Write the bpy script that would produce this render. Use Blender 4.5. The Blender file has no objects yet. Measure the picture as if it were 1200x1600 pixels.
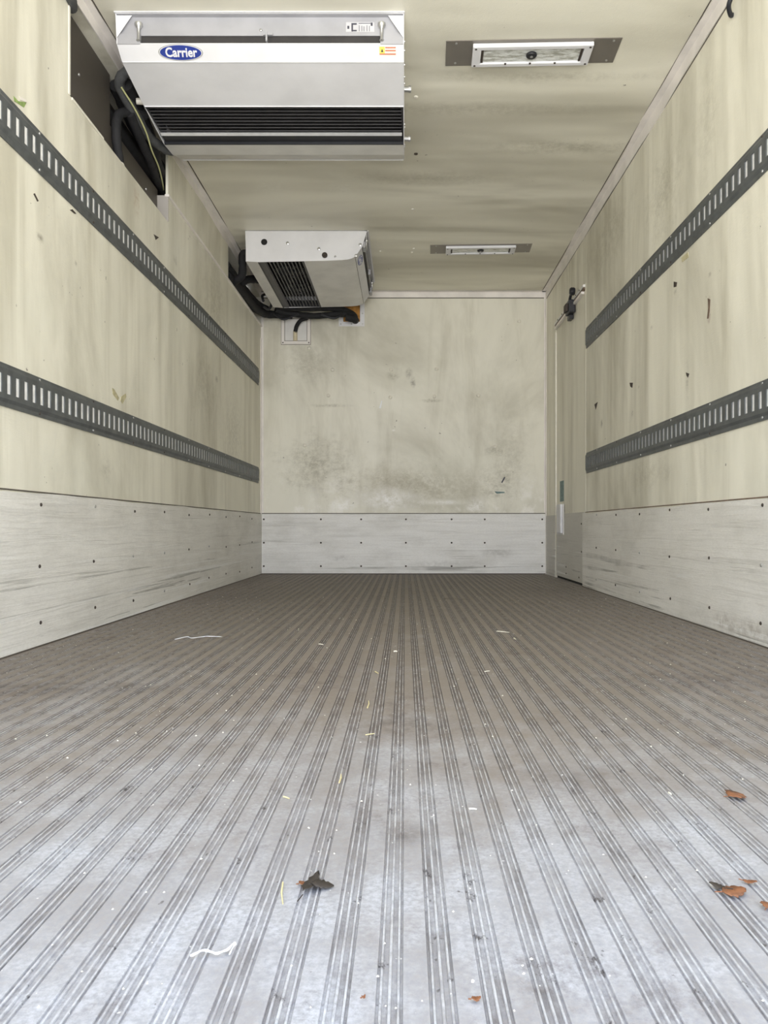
import bpy, bmesh, math, random
from mathutils import Vector, Matrix

random.seed(11)
S = bpy.context.scene
C = S.collection
PI = math.pi

# ------------------------------------------------------------------ dimensions (metres, camera foot at the origin, +Y into the box)
F = 1202.0                     # focal length for a 1200x1600 frame
EYE = 0.377
XL, XR = -1.163, 1.137         # side wall faces
ZC = 2.28                      # ceiling
YB = 6.213                     # front bulkhead
YO = -0.35                      # rear door opening

# ------------------------------------------------------------------ camera
cam = bpy.data.cameras.new('camera')
camo = bpy.data.objects.new('camera', cam)
C.objects.link(camo)
camo.location = (0, 0, EYE)
camo.rotation_euler = (PI / 2, 0, 0)
cam.sensor_fit = 'AUTO'
cam.sensor_width = 36.0
cam.lens = F * 36.0 / 1600.0
cam.shift_x = -33.0 / 1600.0
cam.shift_y = 24.0 / 1600.0
cam.clip_start = 0.02
S.camera = camo

# ------------------------------------------------------------------ daylight through the open rear doors
W = bpy.data.worlds.new('overcast_daylight')
S.world = W
W.use_nodes = True
wn = W.node_tree
wn.nodes.clear()
wo = wn.nodes.new('ShaderNodeOutputWorld')
wb = wn.nodes.new('ShaderNodeBackground')
wt = wn.nodes.new('ShaderNodeTexCoord')
ws = wn.nodes.new('ShaderNodeSeparateXYZ')
wr = wn.nodes.new('ShaderNodeValToRGB')
wm = wn.nodes.new('ShaderNodeMapRange')
wm.inputs[1].default_value = -1.0
wm.inputs[2].default_value = 1.0
wr.color_ramp.elements[0].position = 0.0
wr.color_ramp.elements[0].color = (1.75, 1.72, 1.66, 1)      # concrete yard
wr.color_ramp.elements[1].position = 1.0
wr.color_ramp.elements[1].color = (0.32, 0.45, 0.74, 1)        # clear zenith
e = wr.color_ramp.elements.new(0.38)
e.color = (2.0, 1.97, 1.90, 1)
e = wr.color_ramp.elements.new(0.485)
e.color = (1.30, 1.28, 1.25, 1)
e = wr.color_ramp.elements.new(0.52)
e.color = (1.55, 1.55, 1.58, 1)                               # bright haze over the horizon
e = wr.color_ramp.elements.new(0.66)
e.color = (0.88, 0.98, 1.15, 1)
e = wr.color_ramp.elements.new(0.80)
e.color = (0.44, 0.60, 0.92, 1)
wn.links.new(wt.outputs['Generated'], ws.inputs[0])
wn.links.new(ws.outputs['Z'], wm.inputs[0])
wn.links.new(wm.outputs[0], wr.inputs[0])
wn.links.new(wr.outputs[0], wb.inputs[0])
wn.links.new(wb.outputs[0], wo.inputs[0])
wb.inputs[1].default_value = 6.1

pl = bpy.data.lights.new('doorway_portal', 'AREA')
pl.shape = 'RECTANGLE'
pl.size = 2.3
pl.size_y = 2.28
pl.cycles.is_portal = True
plo = bpy.data.objects.new('doorway_portal', pl)
C.objects.link(plo)
plo.location = (-0.013, YO, 1.14)
plo.rotation_euler = (PI / 2, 0, 0)

S.view_settings.view_transform = 'Standard'
S.view_settings.look = 'None'
S.view_settings.gamma = 1.0
S.view_settings.use_curve_mapping = False
S.view_settings.exposure = 0.0
S.cycles.max_bounces = 14
S.cycles.diffuse_bounces = 10
S.cycles.glossy_bounces = 4
S.cycles.sample_clamp_indirect = 6.0


# ------------------------------------------------------------------ material helpers
class NT:
    def __init__(s, name):
        s.m = bpy.data.materials.new(name)
        s.m.use_nodes = True
        s.t = s.m.node_tree
        s.b = s.t.nodes['Principled BSDF']
        s.co = s.t.nodes.new('ShaderNodeTexCoord').outputs['Object']

    def n(s, kind, **k):
        x = s.t.nodes.new(kind)
        for a, v in k.items():
            setattr(x, a, v)
        return x

    def link(s, a, b):
        s.t.links.new(a, b)

    def map(s, scale, loc=(0, 0, 0)):
        x = s.n('ShaderNodeMapping')
        x.inputs['Scale'].default_value = scale
        x.inputs['Location'].default_value = loc
        s.link(s.co, x.inputs[0])
        return x.outputs[0]

    def noise(s, scale, sc=1.0, detail=4, rough=0.55, loc=(0, 0, 0), dist=0.0):
        x = s.n('ShaderNodeTexNoise')
        x.inputs['Scale'].default_value = sc
        x.inputs['Detail'].default_value = detail
        x.inputs['Roughness'].default_value = rough
        x.inputs['Distortion'].default_value = dist
        s.link(s.map(scale, loc), x.inputs['Vector'])
        return x.outputs['Fac']

    def rng(s, v, a, b, c=0.0, d=1.0, smooth=True):
        x = s.n('ShaderNodeMapRange')
        if smooth:
            x.interpolation_type = 'SMOOTHSTEP'
        for i, q in enumerate((a, b, c, d)):
            x.inputs[i + 1].default_value = q
        s.link(v, x.inputs[0])
        return x.outputs[0]

    def math(s, op, a, b=0.0, clamp=False):
        x = s.n('ShaderNodeMath', operation=op, use_clamp=clamp)
        for i, q in enumerate((a, b)):
            if isinstance(q, (int, float)):
                x.inputs[i].default_value = q
            else:
                s.link(q, x.inputs[i])
        return x.outputs[0]

    def mix(s, fac, a, b):
        x = s.n('ShaderNodeMix', data_type='RGBA')
        if isinstance(fac, (int, float)):
            x.inputs[0].default_value = fac
        else:
            s.link(fac, x.inputs[0])
        for i, q in ((6, a), (7, b)):
            if isinstance(q, tuple):
                x.inputs[i].default_value = (*q[:3], 1)
            else:
                s.link(q, x.inputs[i])
        return x.outputs[2]

    def spot(s, c, r, edge=0.35):
        """soft ellipsoidal stain with a ragged edge"""
        x = s.n('ShaderNodeMapping', vector_type='POINT')
        x.inputs['Scale'].default_value = tuple(1 / q for q in r)
        x.inputs['Location'].default_value = tuple(-p / q for p, q in zip(c, r))
        s.link(s.co, x.inputs[0])
        l = s.n('ShaderNodeVectorMath', operation='LENGTH')
        s.link(x.outputs[0], l.inputs[0])
        if not hasattr(s, '_rag'):
            s._rag = s.noise((1, 1, 1), 9, 7, 0.72)
            s._grn = s.rng(s.noise((1, 1, 1.4), 26, 7, 0.78, (3, 5, 7)), 0.38, 0.62, 0.15, 1.0)
        d = s.math('ADD', l.outputs['Value'], s.math('MULTIPLY', s.math('SUBTRACT', s._rag, 0.5), 1.7))
        return s.math('MULTIPLY', s.rng(d, 1.05, -0.1), s._grn)

    def bump(s, h, strength, dist, chain=None):
        x = s.n('ShaderNodeBump')
        x.inputs['Strength'].default_value = strength
        x.inputs['Distance'].default_value = dist
        s.link(h, x.inputs['Height'])
        if chain is not None:
            s.link(chain, x.inputs['Normal'])
        return x.outputs[0]

    def out(s, col=None, rough=None, metal=0.0, normal=None, spec=0.5):
        for key, q in (('Base Color', col), ('Roughness', rough), ('Metallic', metal), ('Specular IOR Level', spec)):
            if q is None:
                continue
            if isinstance(q, tuple):
                s.b.inputs[key].default_value = (*q[:3], 1)
            elif isinstance(q, (int, float)):
                s.b.inputs[key].default_value = q
            else:
                s.link(q, s.b.inputs[key])
        if normal is not None:
            s.link(normal, s.b.inputs['Normal'])
        return s.m


def plain(name, col, rough=0.5, metal=0.0, var=0.12, scale=14.0, spec=0.5, bumpd=0.0):
    t = NT(name)
    f = t.rng(t.noise((1, 1, 1), scale, 4), 0.3, 0.75, 0, 1)
    c2 = tuple(x * (1 - var) for x in col)
    n = t.bump(t.noise((1, 1, 1), scale * 5, 3), 0.3, bumpd) if bumpd else None
    return t.out(t.mix(f, col, c2), rough, metal, n, spec)


CREAM = (0.80, 0.775, 0.665)
SMUDGE = (0.28, 0.258, 0.190)


def panel_mat(name, base, stretch, streak, spots=(), smudge=0.62, wave=(1, 1, 1), wave_d=0.030, low=None, det=5, sk=0.72):
    """painted fibre-glass lining: hand-laid weave, long bulges, grime"""
    t = NT(name)
    big = t.rng(t.noise(stretch, 1.0, det + 1, 0.62, (3.1, 7.7, 1.3), 0.6), 0.40, 0.74)
    stk = t.rng(t.noise(streak, 1.0, det, 0.5 if det < 4 else 0.6, (11, 4, 2), 0.4), 0.46, 0.74)
    col = t.mix(t.math('MULTIPLY', big, smudge), base, SMUDGE)
    col = t.mix(t.math('MULTIPLY', stk, smudge * sk), col, (0.36, 0.33, 0.24))
    pale = t.rng(t.noise((1, 1, 1), 1.7, 4, 0.6, (5, 1, 9)), 0.52, 0.75)
    col = t.mix(t.math('MULTIPLY', pale, 0.30), col, (0.79, 0.785, 0.68))
    tiny = t.rng(t.noise((1, 1, 1), 34, 3, 0.5, (1, 2, 3)), 0.725, 0.76)
    gate = t.rng(t.noise((1, 1, 1), 3.1, 2, 0.5, (8, 2, 3)), 0.50, 0.60)
    col = t.mix(t.math('MULTIPLY', t.math('MULTIPLY', tiny, gate), 0.75), col, (0.10, 0.085, 0.06))
    if low:                                     # pale abrasion along the foot of the panel
        z0, z1 = low
        sp = t.n('ShaderNodeSeparateXYZ')
        t.link(t.co, sp.inputs[0])
        near = t.rng(sp.outputs['Z'], z1, z0)
        ab = t.rng(t.noise((1, 1, 1), 4.5, 8, 0.75, (2, 2, 5)), 0.50, 0.66)
        col = t.mix(t.math('MULTIPLY', near, t.math('MULTIPLY', ab, 0.65)), col, (0.93, 0.91, 0.87))
    for c, r, sc, st in spots:
        col = t.mix(t.math('MULTIPLY', t.spot(c, r), st), col, sc)
    weave = t.noise((1, 1, 1), 190, 2, 0.5)
    fib = t.noise((30, 30, 160), 1.0, 3, 0.6)
    n1 = t.bump(t.noise(wave, 1.0, 2, 0.4, (2, 6, 4), 0.3), 0.8, wave_d)
    n2 = t.bump(t.noise((1, 1, 1), 5.0, 2, 0.4), 0.4, 0.006, n1)
    n3 = t.bump(t.math('ADD', weave, fib), 0.35, 0.0012, n2)
    return t.out(col, t.rng(big, 0, 1, 0.42, 0.62), 0.0, n3, 0.35)


def liner_mat(name, base, spots=()):
    """scuffed white-grey kick panel with long horizontal scratches"""
    t = NT(name)
    big = t.rng(t.noise((1.3, 1.3, 3.0), 1.6, 6, 0.65, (4, 4, 1)), 0.40, 0.75)
    col = t.mix(t.math('MULTIPLY', big, 0.45), base, (0.46, 0.445, 0.40))
    brush = t.rng(t.noise((2.2, 2.2, 70), 1.0, 6, 0.7, (1, 8, 3), 0.8), 0.44, 0.74)
    col = t.mix(t.math('MULTIPLY', brush, 0.24), col, (0.40, 0.38, 0.34))
    sp = t.n('ShaderNodeSeparateXYZ')
    t.link(t.co, sp.inputs[0])
    low = t.math('MULTIPLY', t.rng(sp.outputs['Z'], 0.38, 0.12), t.rng(t.noise((1, 1, 2), 2.2, 4, 0.6, (9, 9, 1)), 0.38, 0.60, 0.15, 1))
    scr = t.rng(t.noise((0.45, 0.45, 30), 1.0, 5, 0.62, (6, 3, 2), 0.5), 0.585, 0.615)
    col = t.mix(t.math('MULTIPLY', t.math('MULTIPLY', scr, low), 0.60), col, (0.17, 0.165, 0.15))
    scr2 = t.rng(t.noise((0.5, 0.5, 34), 1.0, 5, 0.65, (16, 13, 7), 0.6), 0.56, 0.62)
    col = t.mix(t.math('MULTIPLY', t.math('MULTIPLY', scr2, low), 0.7), col, (0.88, 0.88, 0.87))
    grain = t.noise((60, 60, 300), 1.0, 3, 0.6)
    col = t.mix(t.math('MULTIPLY', t.rng(grain, 0.35, 0.7), 0.16), col, (0.40, 0.39, 0.36))
    for c, r, sc, st in spots:
        col = t.mix(t.math('MULTIPLY', t.spot(c, r), st), col, sc)
    n1 = t.bump(t.noise((0.9, 0.9, 7), 1.0, 3, 0.5, (2, 6, 4), 1.0), 0.7, 0.006)
    n2 = t.bump(t.math('ADD', t.math('MULTIPLY', scr, -1.2), brush), 0.5, 0.0015, n1)
    return t.out(col, 0.5, 0.0, n2, 0.4)


def floor_mat():
    """worn extruded aluminium deck with packed grime in the grooves"""
    t = NT('ribbed_aluminium')
    sp = t.n('ShaderNodeSeparateXYZ')
    t.link(t.co, sp.inputs[0])
    grit = t.noise((1, 1, 1), 150, 5, 0.7)
    alu = t.mix(t.rng(grit, 0.35, 0.7), t.mix(t.rng(t.noise((1, 0.8, 1), 6.0, 8, 0.75, (3, 8, 0)), 0.36, 0.62), (0.53, 0.54, 0.575), (0.35, 0.335, 0.335)), (0.33, 0.33, 0.35))
    # rubbed film of dirt, patchy, growing denser from the opening toward the bulkhead
    patch = t.noise((1.6, 0.9, 1), 1.5, 7, 0.68, (1, 2, 0), 0.5)
    fine = t.noise((9, 8.0, 1), 1.0, 8, 0.78, (5, 9, 0))
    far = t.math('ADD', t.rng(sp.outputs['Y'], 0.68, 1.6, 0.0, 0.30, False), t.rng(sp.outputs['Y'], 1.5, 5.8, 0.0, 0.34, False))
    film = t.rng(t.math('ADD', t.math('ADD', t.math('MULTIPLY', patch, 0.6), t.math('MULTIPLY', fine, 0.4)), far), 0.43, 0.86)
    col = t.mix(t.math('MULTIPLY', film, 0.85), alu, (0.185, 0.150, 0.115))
    blot = t.rng(t.noise((1.0, 0.8, 1), 4.2, 9, 0.78, (7, 3, 0)), 0.54, 0.68)
    col = t.mix(t.math('MULTIPLY', blot, 0.55), col, (0.095, 0.068, 0.058))
    for c, r, k in (((-0.95, 1.80, 0), (0.80, 0.09, 1), 0.8), ((0.75, 1.90, 0), (0.45, 0.16, 1), 0.6),
                    ((0.02, 1.45, 0), (0.16, 0.14, 1), 0.6), ((0.25, 1.15, 0), (0.16, 0.12, 1), 0.5), ((0.0, 0.95, 0), (0.04, 0.05, 1), 0.6), ((0.10, 2.35, 0), (0.16, 0.22, 1), 0.35),
                    ((-0.9, 4.2, 0), (0.5, 0.5, 1), 0.45), ((0.85, 4.6, 0), (0.35, 0.5, 1), 0.45)):
        col = t.mix(t.math('MULTIPLY', t.spot(c, r), k), col, (0.10, 0.080, 0.070))
    # grooves hold grime
    groove = t.rng(sp.outputs['Z'], -0.0004, -0.0014)
    gd = t.rng(t.math('ADD', t.noise((30, 6, 1), 1.0, 7, 0.8, (2, 2, 0)), t.rng(sp.outputs['Y'], 0.8, 2.2, 0, 0.22)), 0.40, 0.80, 0.05, 0.85)
    col = t.mix(t.math('MULTIPLY', groove, gd), col, (0.090, 0.076, 0.072))
    # polished crests of the thin ribs (vertex attribute)
    at = t.n('ShaderNodeAttribute', attribute_name='crest')
    ck = t.rng(t.noise((60, 26, 1), 1.0, 5, 0.75, (3, 1, 0)), 0.38, 0.62)
    ck = t.math('MULTIPLY', ck, at.outputs['Fac'])
    col = t.mix(t.math('MULTIPLY', ck, 0.32), col, (0.74, 0.75, 0.76))
    dd = t.rng(t.noise((34, 22, 1), 1.0, 5, 0.75, (13, 7, 0)), 0.60, 0.68)
    grp = t.math('MAXIMUM', groove, at.outputs['Fac'])
    col = t.mix(t.math('MULTIPLY', t.math('MULTIPLY', dd, grp), 0.85), col, (0.05, 0.042, 0.042))
    # white and dark specks
    sk = t.rng(t.noise((1, 0.8, 1), 95, 2, 0.5, (4, 4, 0)), 0.735, 0.765)
    col = t.mix(t.math('MULTIPLY', sk, 0.8), col, (0.86, 0.85, 0.82))
    dk = t.rng(t.noise((1, 0.7, 1), 60, 3, 0.5, (9, 4, 0)), 0.71, 0.75)
    col = t.mix(t.math('MULTIPLY', dk, 0.7), col, (0.06, 0.05, 0.045))
    n1 = t.bump(grit, 0.35, 0.0008)
    n2 = n1
    return t.out(col, t.rng(film, 0, 1, 0.46, 0.66), t.rng(film, 0, 1, 0.12, 0.0), n2, 0.4)


M = {}
DK = (0.10, 0.085, 0.06)
M['wall_l'] = panel_mat('cream_lining_left', CREAM, (1.1, 1.1, 0.42), (5.5, 5.5, 0.55),
                        [((XL, 2.45, 1.30), (0.03, 0.035, 0.02), DK, 0.7), ((XL, 2.72, 1.31), (0.03, 0.02, 0.015), DK, 0.6),
                         ((XL, 4.75, 1.29), (0.03, 0.04, 0.03), DK, 0.8), ((XL, 3.9, 1.73), (0.03, 0.05, 0.03), DK, 0.5),
                         ((XL, 3.0, 0.60), (0.03, 0.09, 0.07), DK, 0.3), ((XL, 4.5, 1.2), (0.05, 0.35, 0.28), SMUDGE, 0.45),
                         ((XL, 5.2, 1.0), (0.05, 0.5, 0.35), SMUDGE, 0.35), ((XL, 4.7, 1.72), (0.05, 0.45, 0.30), SMUDGE, 0.45),
                         ((XL, 3.33, 1.80), (0.03, 0.06, 0.10), (0.33, 0.20, 0.10), 0.5)],
                        wave=(3.0, 3.0, 0.35))
M['wall_r'] = panel_mat('cream_lining_right', CREAM, (1.1, 1.1, 0.42), (5.5, 5.5, 0.5),
                        [((XR, 2.88, 1.19), (0.03, 0.02, 0.06), (0.16, 0.07, 0.06), 0.9), ((XR, 3.24, 1.37), (0.03, 0.03, 0.02), DK, 0.8),
                         ((XR, 2.87, 1.32), (0.03, 0.02, 0.015), DK, 0.8), ((XR, 3.55, 1.30), (0.03, 0.03, 0.02), DK, 0.5),
                         ((XR, 3.85, 0.95), (0.03, 0.03, 0.03), DK, 0.5), ((XR, 4.45, 0.98), (0.03, 0.03, 0.04), DK, 0.7),
                         ((XR, 3.1, 0.95), (0.03, 0.03, 0.12), DK, 0.35), ((XR, 3.4, 1.85), (0.05, 0.35, 0.30), SMUDGE, 0.40),
                         ((XR, 2.9, 1.9), (0.05, 0.2, 0.3), SMUDGE, 0.30), ((XR, 4.3, 2.0), (0.05, 0.6, 0.25), SMUDGE, 0.40),
                         ((XR, 3.6, 0.62), (0.05, 0.5, 0.10), SMUDGE, 0.35)],
                        wave=(3.6, 3.6, 0.35))
WH = (0.97, 0.96, 0.94)
M['wall_b'] = panel_mat('cream_lining_bulkhead', (0.79, 0.77, 0.675), (1.0, 1.0, 0.7), (4.0, 4.0, 0.8),
                        [((0.03, YB, 1.62), (0.035, 0.05, 0.055), DK, 0.75), ((0.065, YB, 1.55), (0.028, 0.05, 0.05), DK, 0.7),
                         ((-0.10, YB, 1.60), (0.07, 0.05, 0.05), SMUDGE, 0.6), ((0.22, YB, 1.40), (0.11, 0.05, 0.02), SMUDGE, 0.7),
                         ((-0.60, YB, 1.36), (0.20, 0.05, 0.018), SMUDGE, 0.6), ((0.72, YB, 1.00), (0.10, 0.05, 0.06), SMUDGE, 0.6),
                         ((-0.72, YB, 0.88), (0.38, 0.05, 0.32), SMUDGE, 0.6), ((0.1, YB, 0.72), (0.85, 0.05, 0.24), (0.33, 0.29, 0.20), 0.75), ((0.85, YB, 0.9), (0.2, 0.05, 0.5), SMUDGE, 0.35), ((-0.8, YB, 1.7), (0.3, 0.05, 0.25), SMUDGE, 0.35), ((0.72, YB, 0.72), (0.16, 0.05, 0.20), SMUDGE, 0.35),
                         ((-0.50, YB, 0.55), (0.15, 0.05, 0.07), WH, 1.0), ((-0.13, YB, 0.60), (0.33, 0.05, 0.13), WH, 1.0),
                         ((0.57, YB, 0.55), (0.11, 0.05, 0.09), WH, 1.0), ((0.30, YB, 0.58), (0.30, 0.05, 0.03), WH, 0.8),
                         ((-0.74, YB, 0.62), (0.08, 0.05, 0.16), WH, 0.35), ((-0.10, YB, 1.16), (0.03, 0.05, 0.012), WH, 0.8),
                         ((0.30, YB, 0.85), (0.55, 0.05, 0.30), (0.74, 0.74, 0.64), 0.4),
                         ((0.55, YB, 1.95), (0.20, 0.05, 0.07), (0.80, 0.79, 0.68), 0.7), ((-0.5, YB, 2.16), (0.3, 0.05, 0.05), (0.8, 0.79, 0.68), 0.6)],
                        smudge=0.60, wave=(1.8, 1.8, 1.2), wave_d=0.020, low=(0.55, 0.95))
M['ceil'] = panel_mat('cream_lining_ceiling', (0.80, 0.775, 0.665), (0.55, 1.9, 1), (0.5, 4.2, 1),
                      [((-0.75, 4.35, ZC), (0.14, 0.22, 0.05), (0.80, 0.79, 0.70), 0.6), ((-0.35, 4.35, ZC), (0.13, 0.22, 0.05), (0.80, 0.79, 0.70), 0.5),
                       ((0.75, 3.85, ZC), (0.5, 0.10, 0.05), SMUDGE, 0.45), ((0.1, 4.2, ZC), (0.6, 0.12, 0.05), SMUDGE, 0.35),
                       ((0.55, 3.25, ZC), (0.7, 0.06, 0.05), SMUDGE, 0.35), ((0.3, 3.5, ZC), (0.8, 0.08, 0.05), SMUDGE, 0.35)],
                      smudge=0.50, wave=(0.35, 2.1, 1), wave_d=0.060, det=2, sk=0.22)
LB = (0.80, 0.785, 0.745)
M['liner_l'] = liner_mat('white_kick_panel_left', LB)
M['liner_r'] = liner_mat('white_kick_panel_right', (0.80, 0.785, 0.745), [((XR, 2.55, 0.04), (0.05, 0.5, 0.05), (0.20, 0.16, 0.12), 0.5)])
M['liner_b'] = liner_mat('white_kick_panel_bulkhead', (0.83, 0.825, 0.81), [((-0.55, YB, 0.13), (0.14, 0.05, 0.04), (0.33, 0.32, 0.30), 0.5),
                                                                           ((0.75, YB, 0.17), (0.16, 0.05, 0.05), (0.33, 0.32, 0.30), 0.5), ((0.3, YB, 0.08), (0.5, 0.05, 0.05), (0.40, 0.39, 0.37), 0.5)])
M['liner_d'] = liner_mat('grey_kick_panel_door', (0.56, 0.545, 0.50))
M['floor'] = floor_mat()
M['trim'] = plain('painted_angle', (0.84, 0.80, 0.76), 0.45, 0.0, 0.16, 7)
M['trimd'] = plain('sealant_line', (0.10, 0.085, 0.07), 0.8)
M['rail'] = plain('galvanised_grey_rail', (0.125, 0.135, 0.138), 0.5, 0.35, 0.30, 22, 0.5, 0.001)
M['slot'] = plain('slot_backing_white', (0.90, 0.90, 0.90), 0.5, 0.0, 0.22, 40)
M['rivet'] = plain('steel_rivet', (0.55, 0.55, 0.54), 0.35, 0.8, 0.2, 60)
M['rivetd'] = plain('rusted_screw', (0.07, 0.055, 0.045), 0.7, 0.3, 0.3, 60)
M['white'] = plain('white_enamel', (0.745, 0.745, 0.768), 0.5, 0.0, 0.09, 6, 0.25)
M['whited'] = plain('dulled_white_enamel', (0.76, 0.75, 0.73), 0.40, 0.0, 0.16, 6, 0.5)
M['alu'] = plain('mill_aluminium', (0.40, 0.40, 0.425), 0.42, 0.2, 0.14, 9)
M['chrome'] = plain('polished_bar', (0.88, 0.89, 0.92), 0.35, 0.5, 0.1, 30)
M['black'] = plain('black_plastic', (0.016, 0.017, 0.022), 0.42, 0.0, 0.3, 18)
M['dark'] = plain('unlit_metal_casing', (0.035, 0.032, 0.032), 0.65, 0.1, 0.3, 18)  # near-black: shade inside recesses and housings is put into the colour
M['slat'] = plain('dark_slat', (0.060, 0.058, 0.062), 0.40, 0.2, 0.25, 18)
M['foam'] = plain('black_foam_lagging', (0.020, 0.020, 0.022), 0.75, 0.0, 0.35, 30, 0.3, 0.004)
M['foamg'] = plain('grey_dusty_lagging', (0.085, 0.087, 0.088), 0.8, 0.0, 0.3, 30, 0.3, 0.004)
M['wire'] = plain('yellow_green_wire', (0.50, 0.50, 0.25), 0.5)
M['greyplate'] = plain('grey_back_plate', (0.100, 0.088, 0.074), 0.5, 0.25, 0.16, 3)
M['jamb'] = plain('grey_jamb', (0.40, 0.375, 0.35), 0.55, 0.1, 0.12, 9)
M['taupe'] = plain('taupe_steel', (0.235, 0.215, 0.190), 0.42, 0.45, 0.10, 9)
M['pvc'] = plain('beige_pvc', (0.70, 0.62, 0.44), 0.5, 0.0, 0.15, 40)
M['orange'] = plain('aged_orange_foam', (0.60, 0.30, 0.085), 0.9, 0.0, 0.45, 30, 0.2, 0.012)
M['blue'] = plain('deep_blue_enamel', (0.022, 0.045, 0.27), 0.3, 0, 0.08, 30)
M['ink'] = plain('dark_print', (0.05, 0.05, 0.07), 0.5)
M['yellow'] = plain('yellow_print', (0.85, 0.72, 0.16), 0.5)
M['red'] = plain('red_print', (0.62, 0.19, 0.10), 0.5)
M['paper'] = plain('pale_label_film', (0.80, 0.76, 0.70), 0.4)
M['film'] = plain('grey_label_film', (0.52, 0.52, 0.54), 0.4)
M['green'] = plain('faded_green_print', (0.30, 0.42, 0.13), 0.6, 0, 0.4, 60)
M['teal'] = plain('faded_teal_print', (0.20, 0.30, 0.29), 0.6, 0, 0.5, 60)
M['tape'] = plain('torn_beige_tape', (0.58, 0.53, 0.33), 0.7, 0, 0.35, 60)
M['rust'] = plain('rusty_strip', (0.22, 0.15, 0.11), 0.75, 0.2, 0.5, 26)
M['stud'] = plain('domed_white_plug', (0.80, 0.77, 0.68), 0.4)
M['rubber'] = plain('black_rubber_seal', (0.012, 0.012, 0.012), 0.8)
M['straw'] = plain('dry_straw', (0.72, 0.62, 0.34), 0.7, 0, 0.2, 90)
M['splinter'] = plain('pale_wood_splinter', (0.80, 0.76, 0.64), 0.7, 0, 0.2, 90)
M['leaf'] = plain('brown_dry_leaf', (0.26, 0.105, 0.045), 0.6, 0, 0.55, 60)
M['leafd'] = plain('dark_withered_leaf', (0.045, 0.035, 0.028), 0.6, 0, 0.4, 60)
M['fluff'] = plain('white_plastic_scrap', (0.86, 0.88, 0.90), 0.5, 0, 0.1, 60)
t = NT('lamp_lens')
M['lens'] = t.out(t.mix(t.rng(t.noise((14, 60, 1), 1, 5, 0.7), 0.40, 0.62), (0.80, 0.82, 0.80), (0.36, 0.36, 0.31)), 0.15, 0.0,
                  t.bump(t.noise((6, 90, 1), 1, 2), 0.5, 0.003), 0.8)


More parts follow.
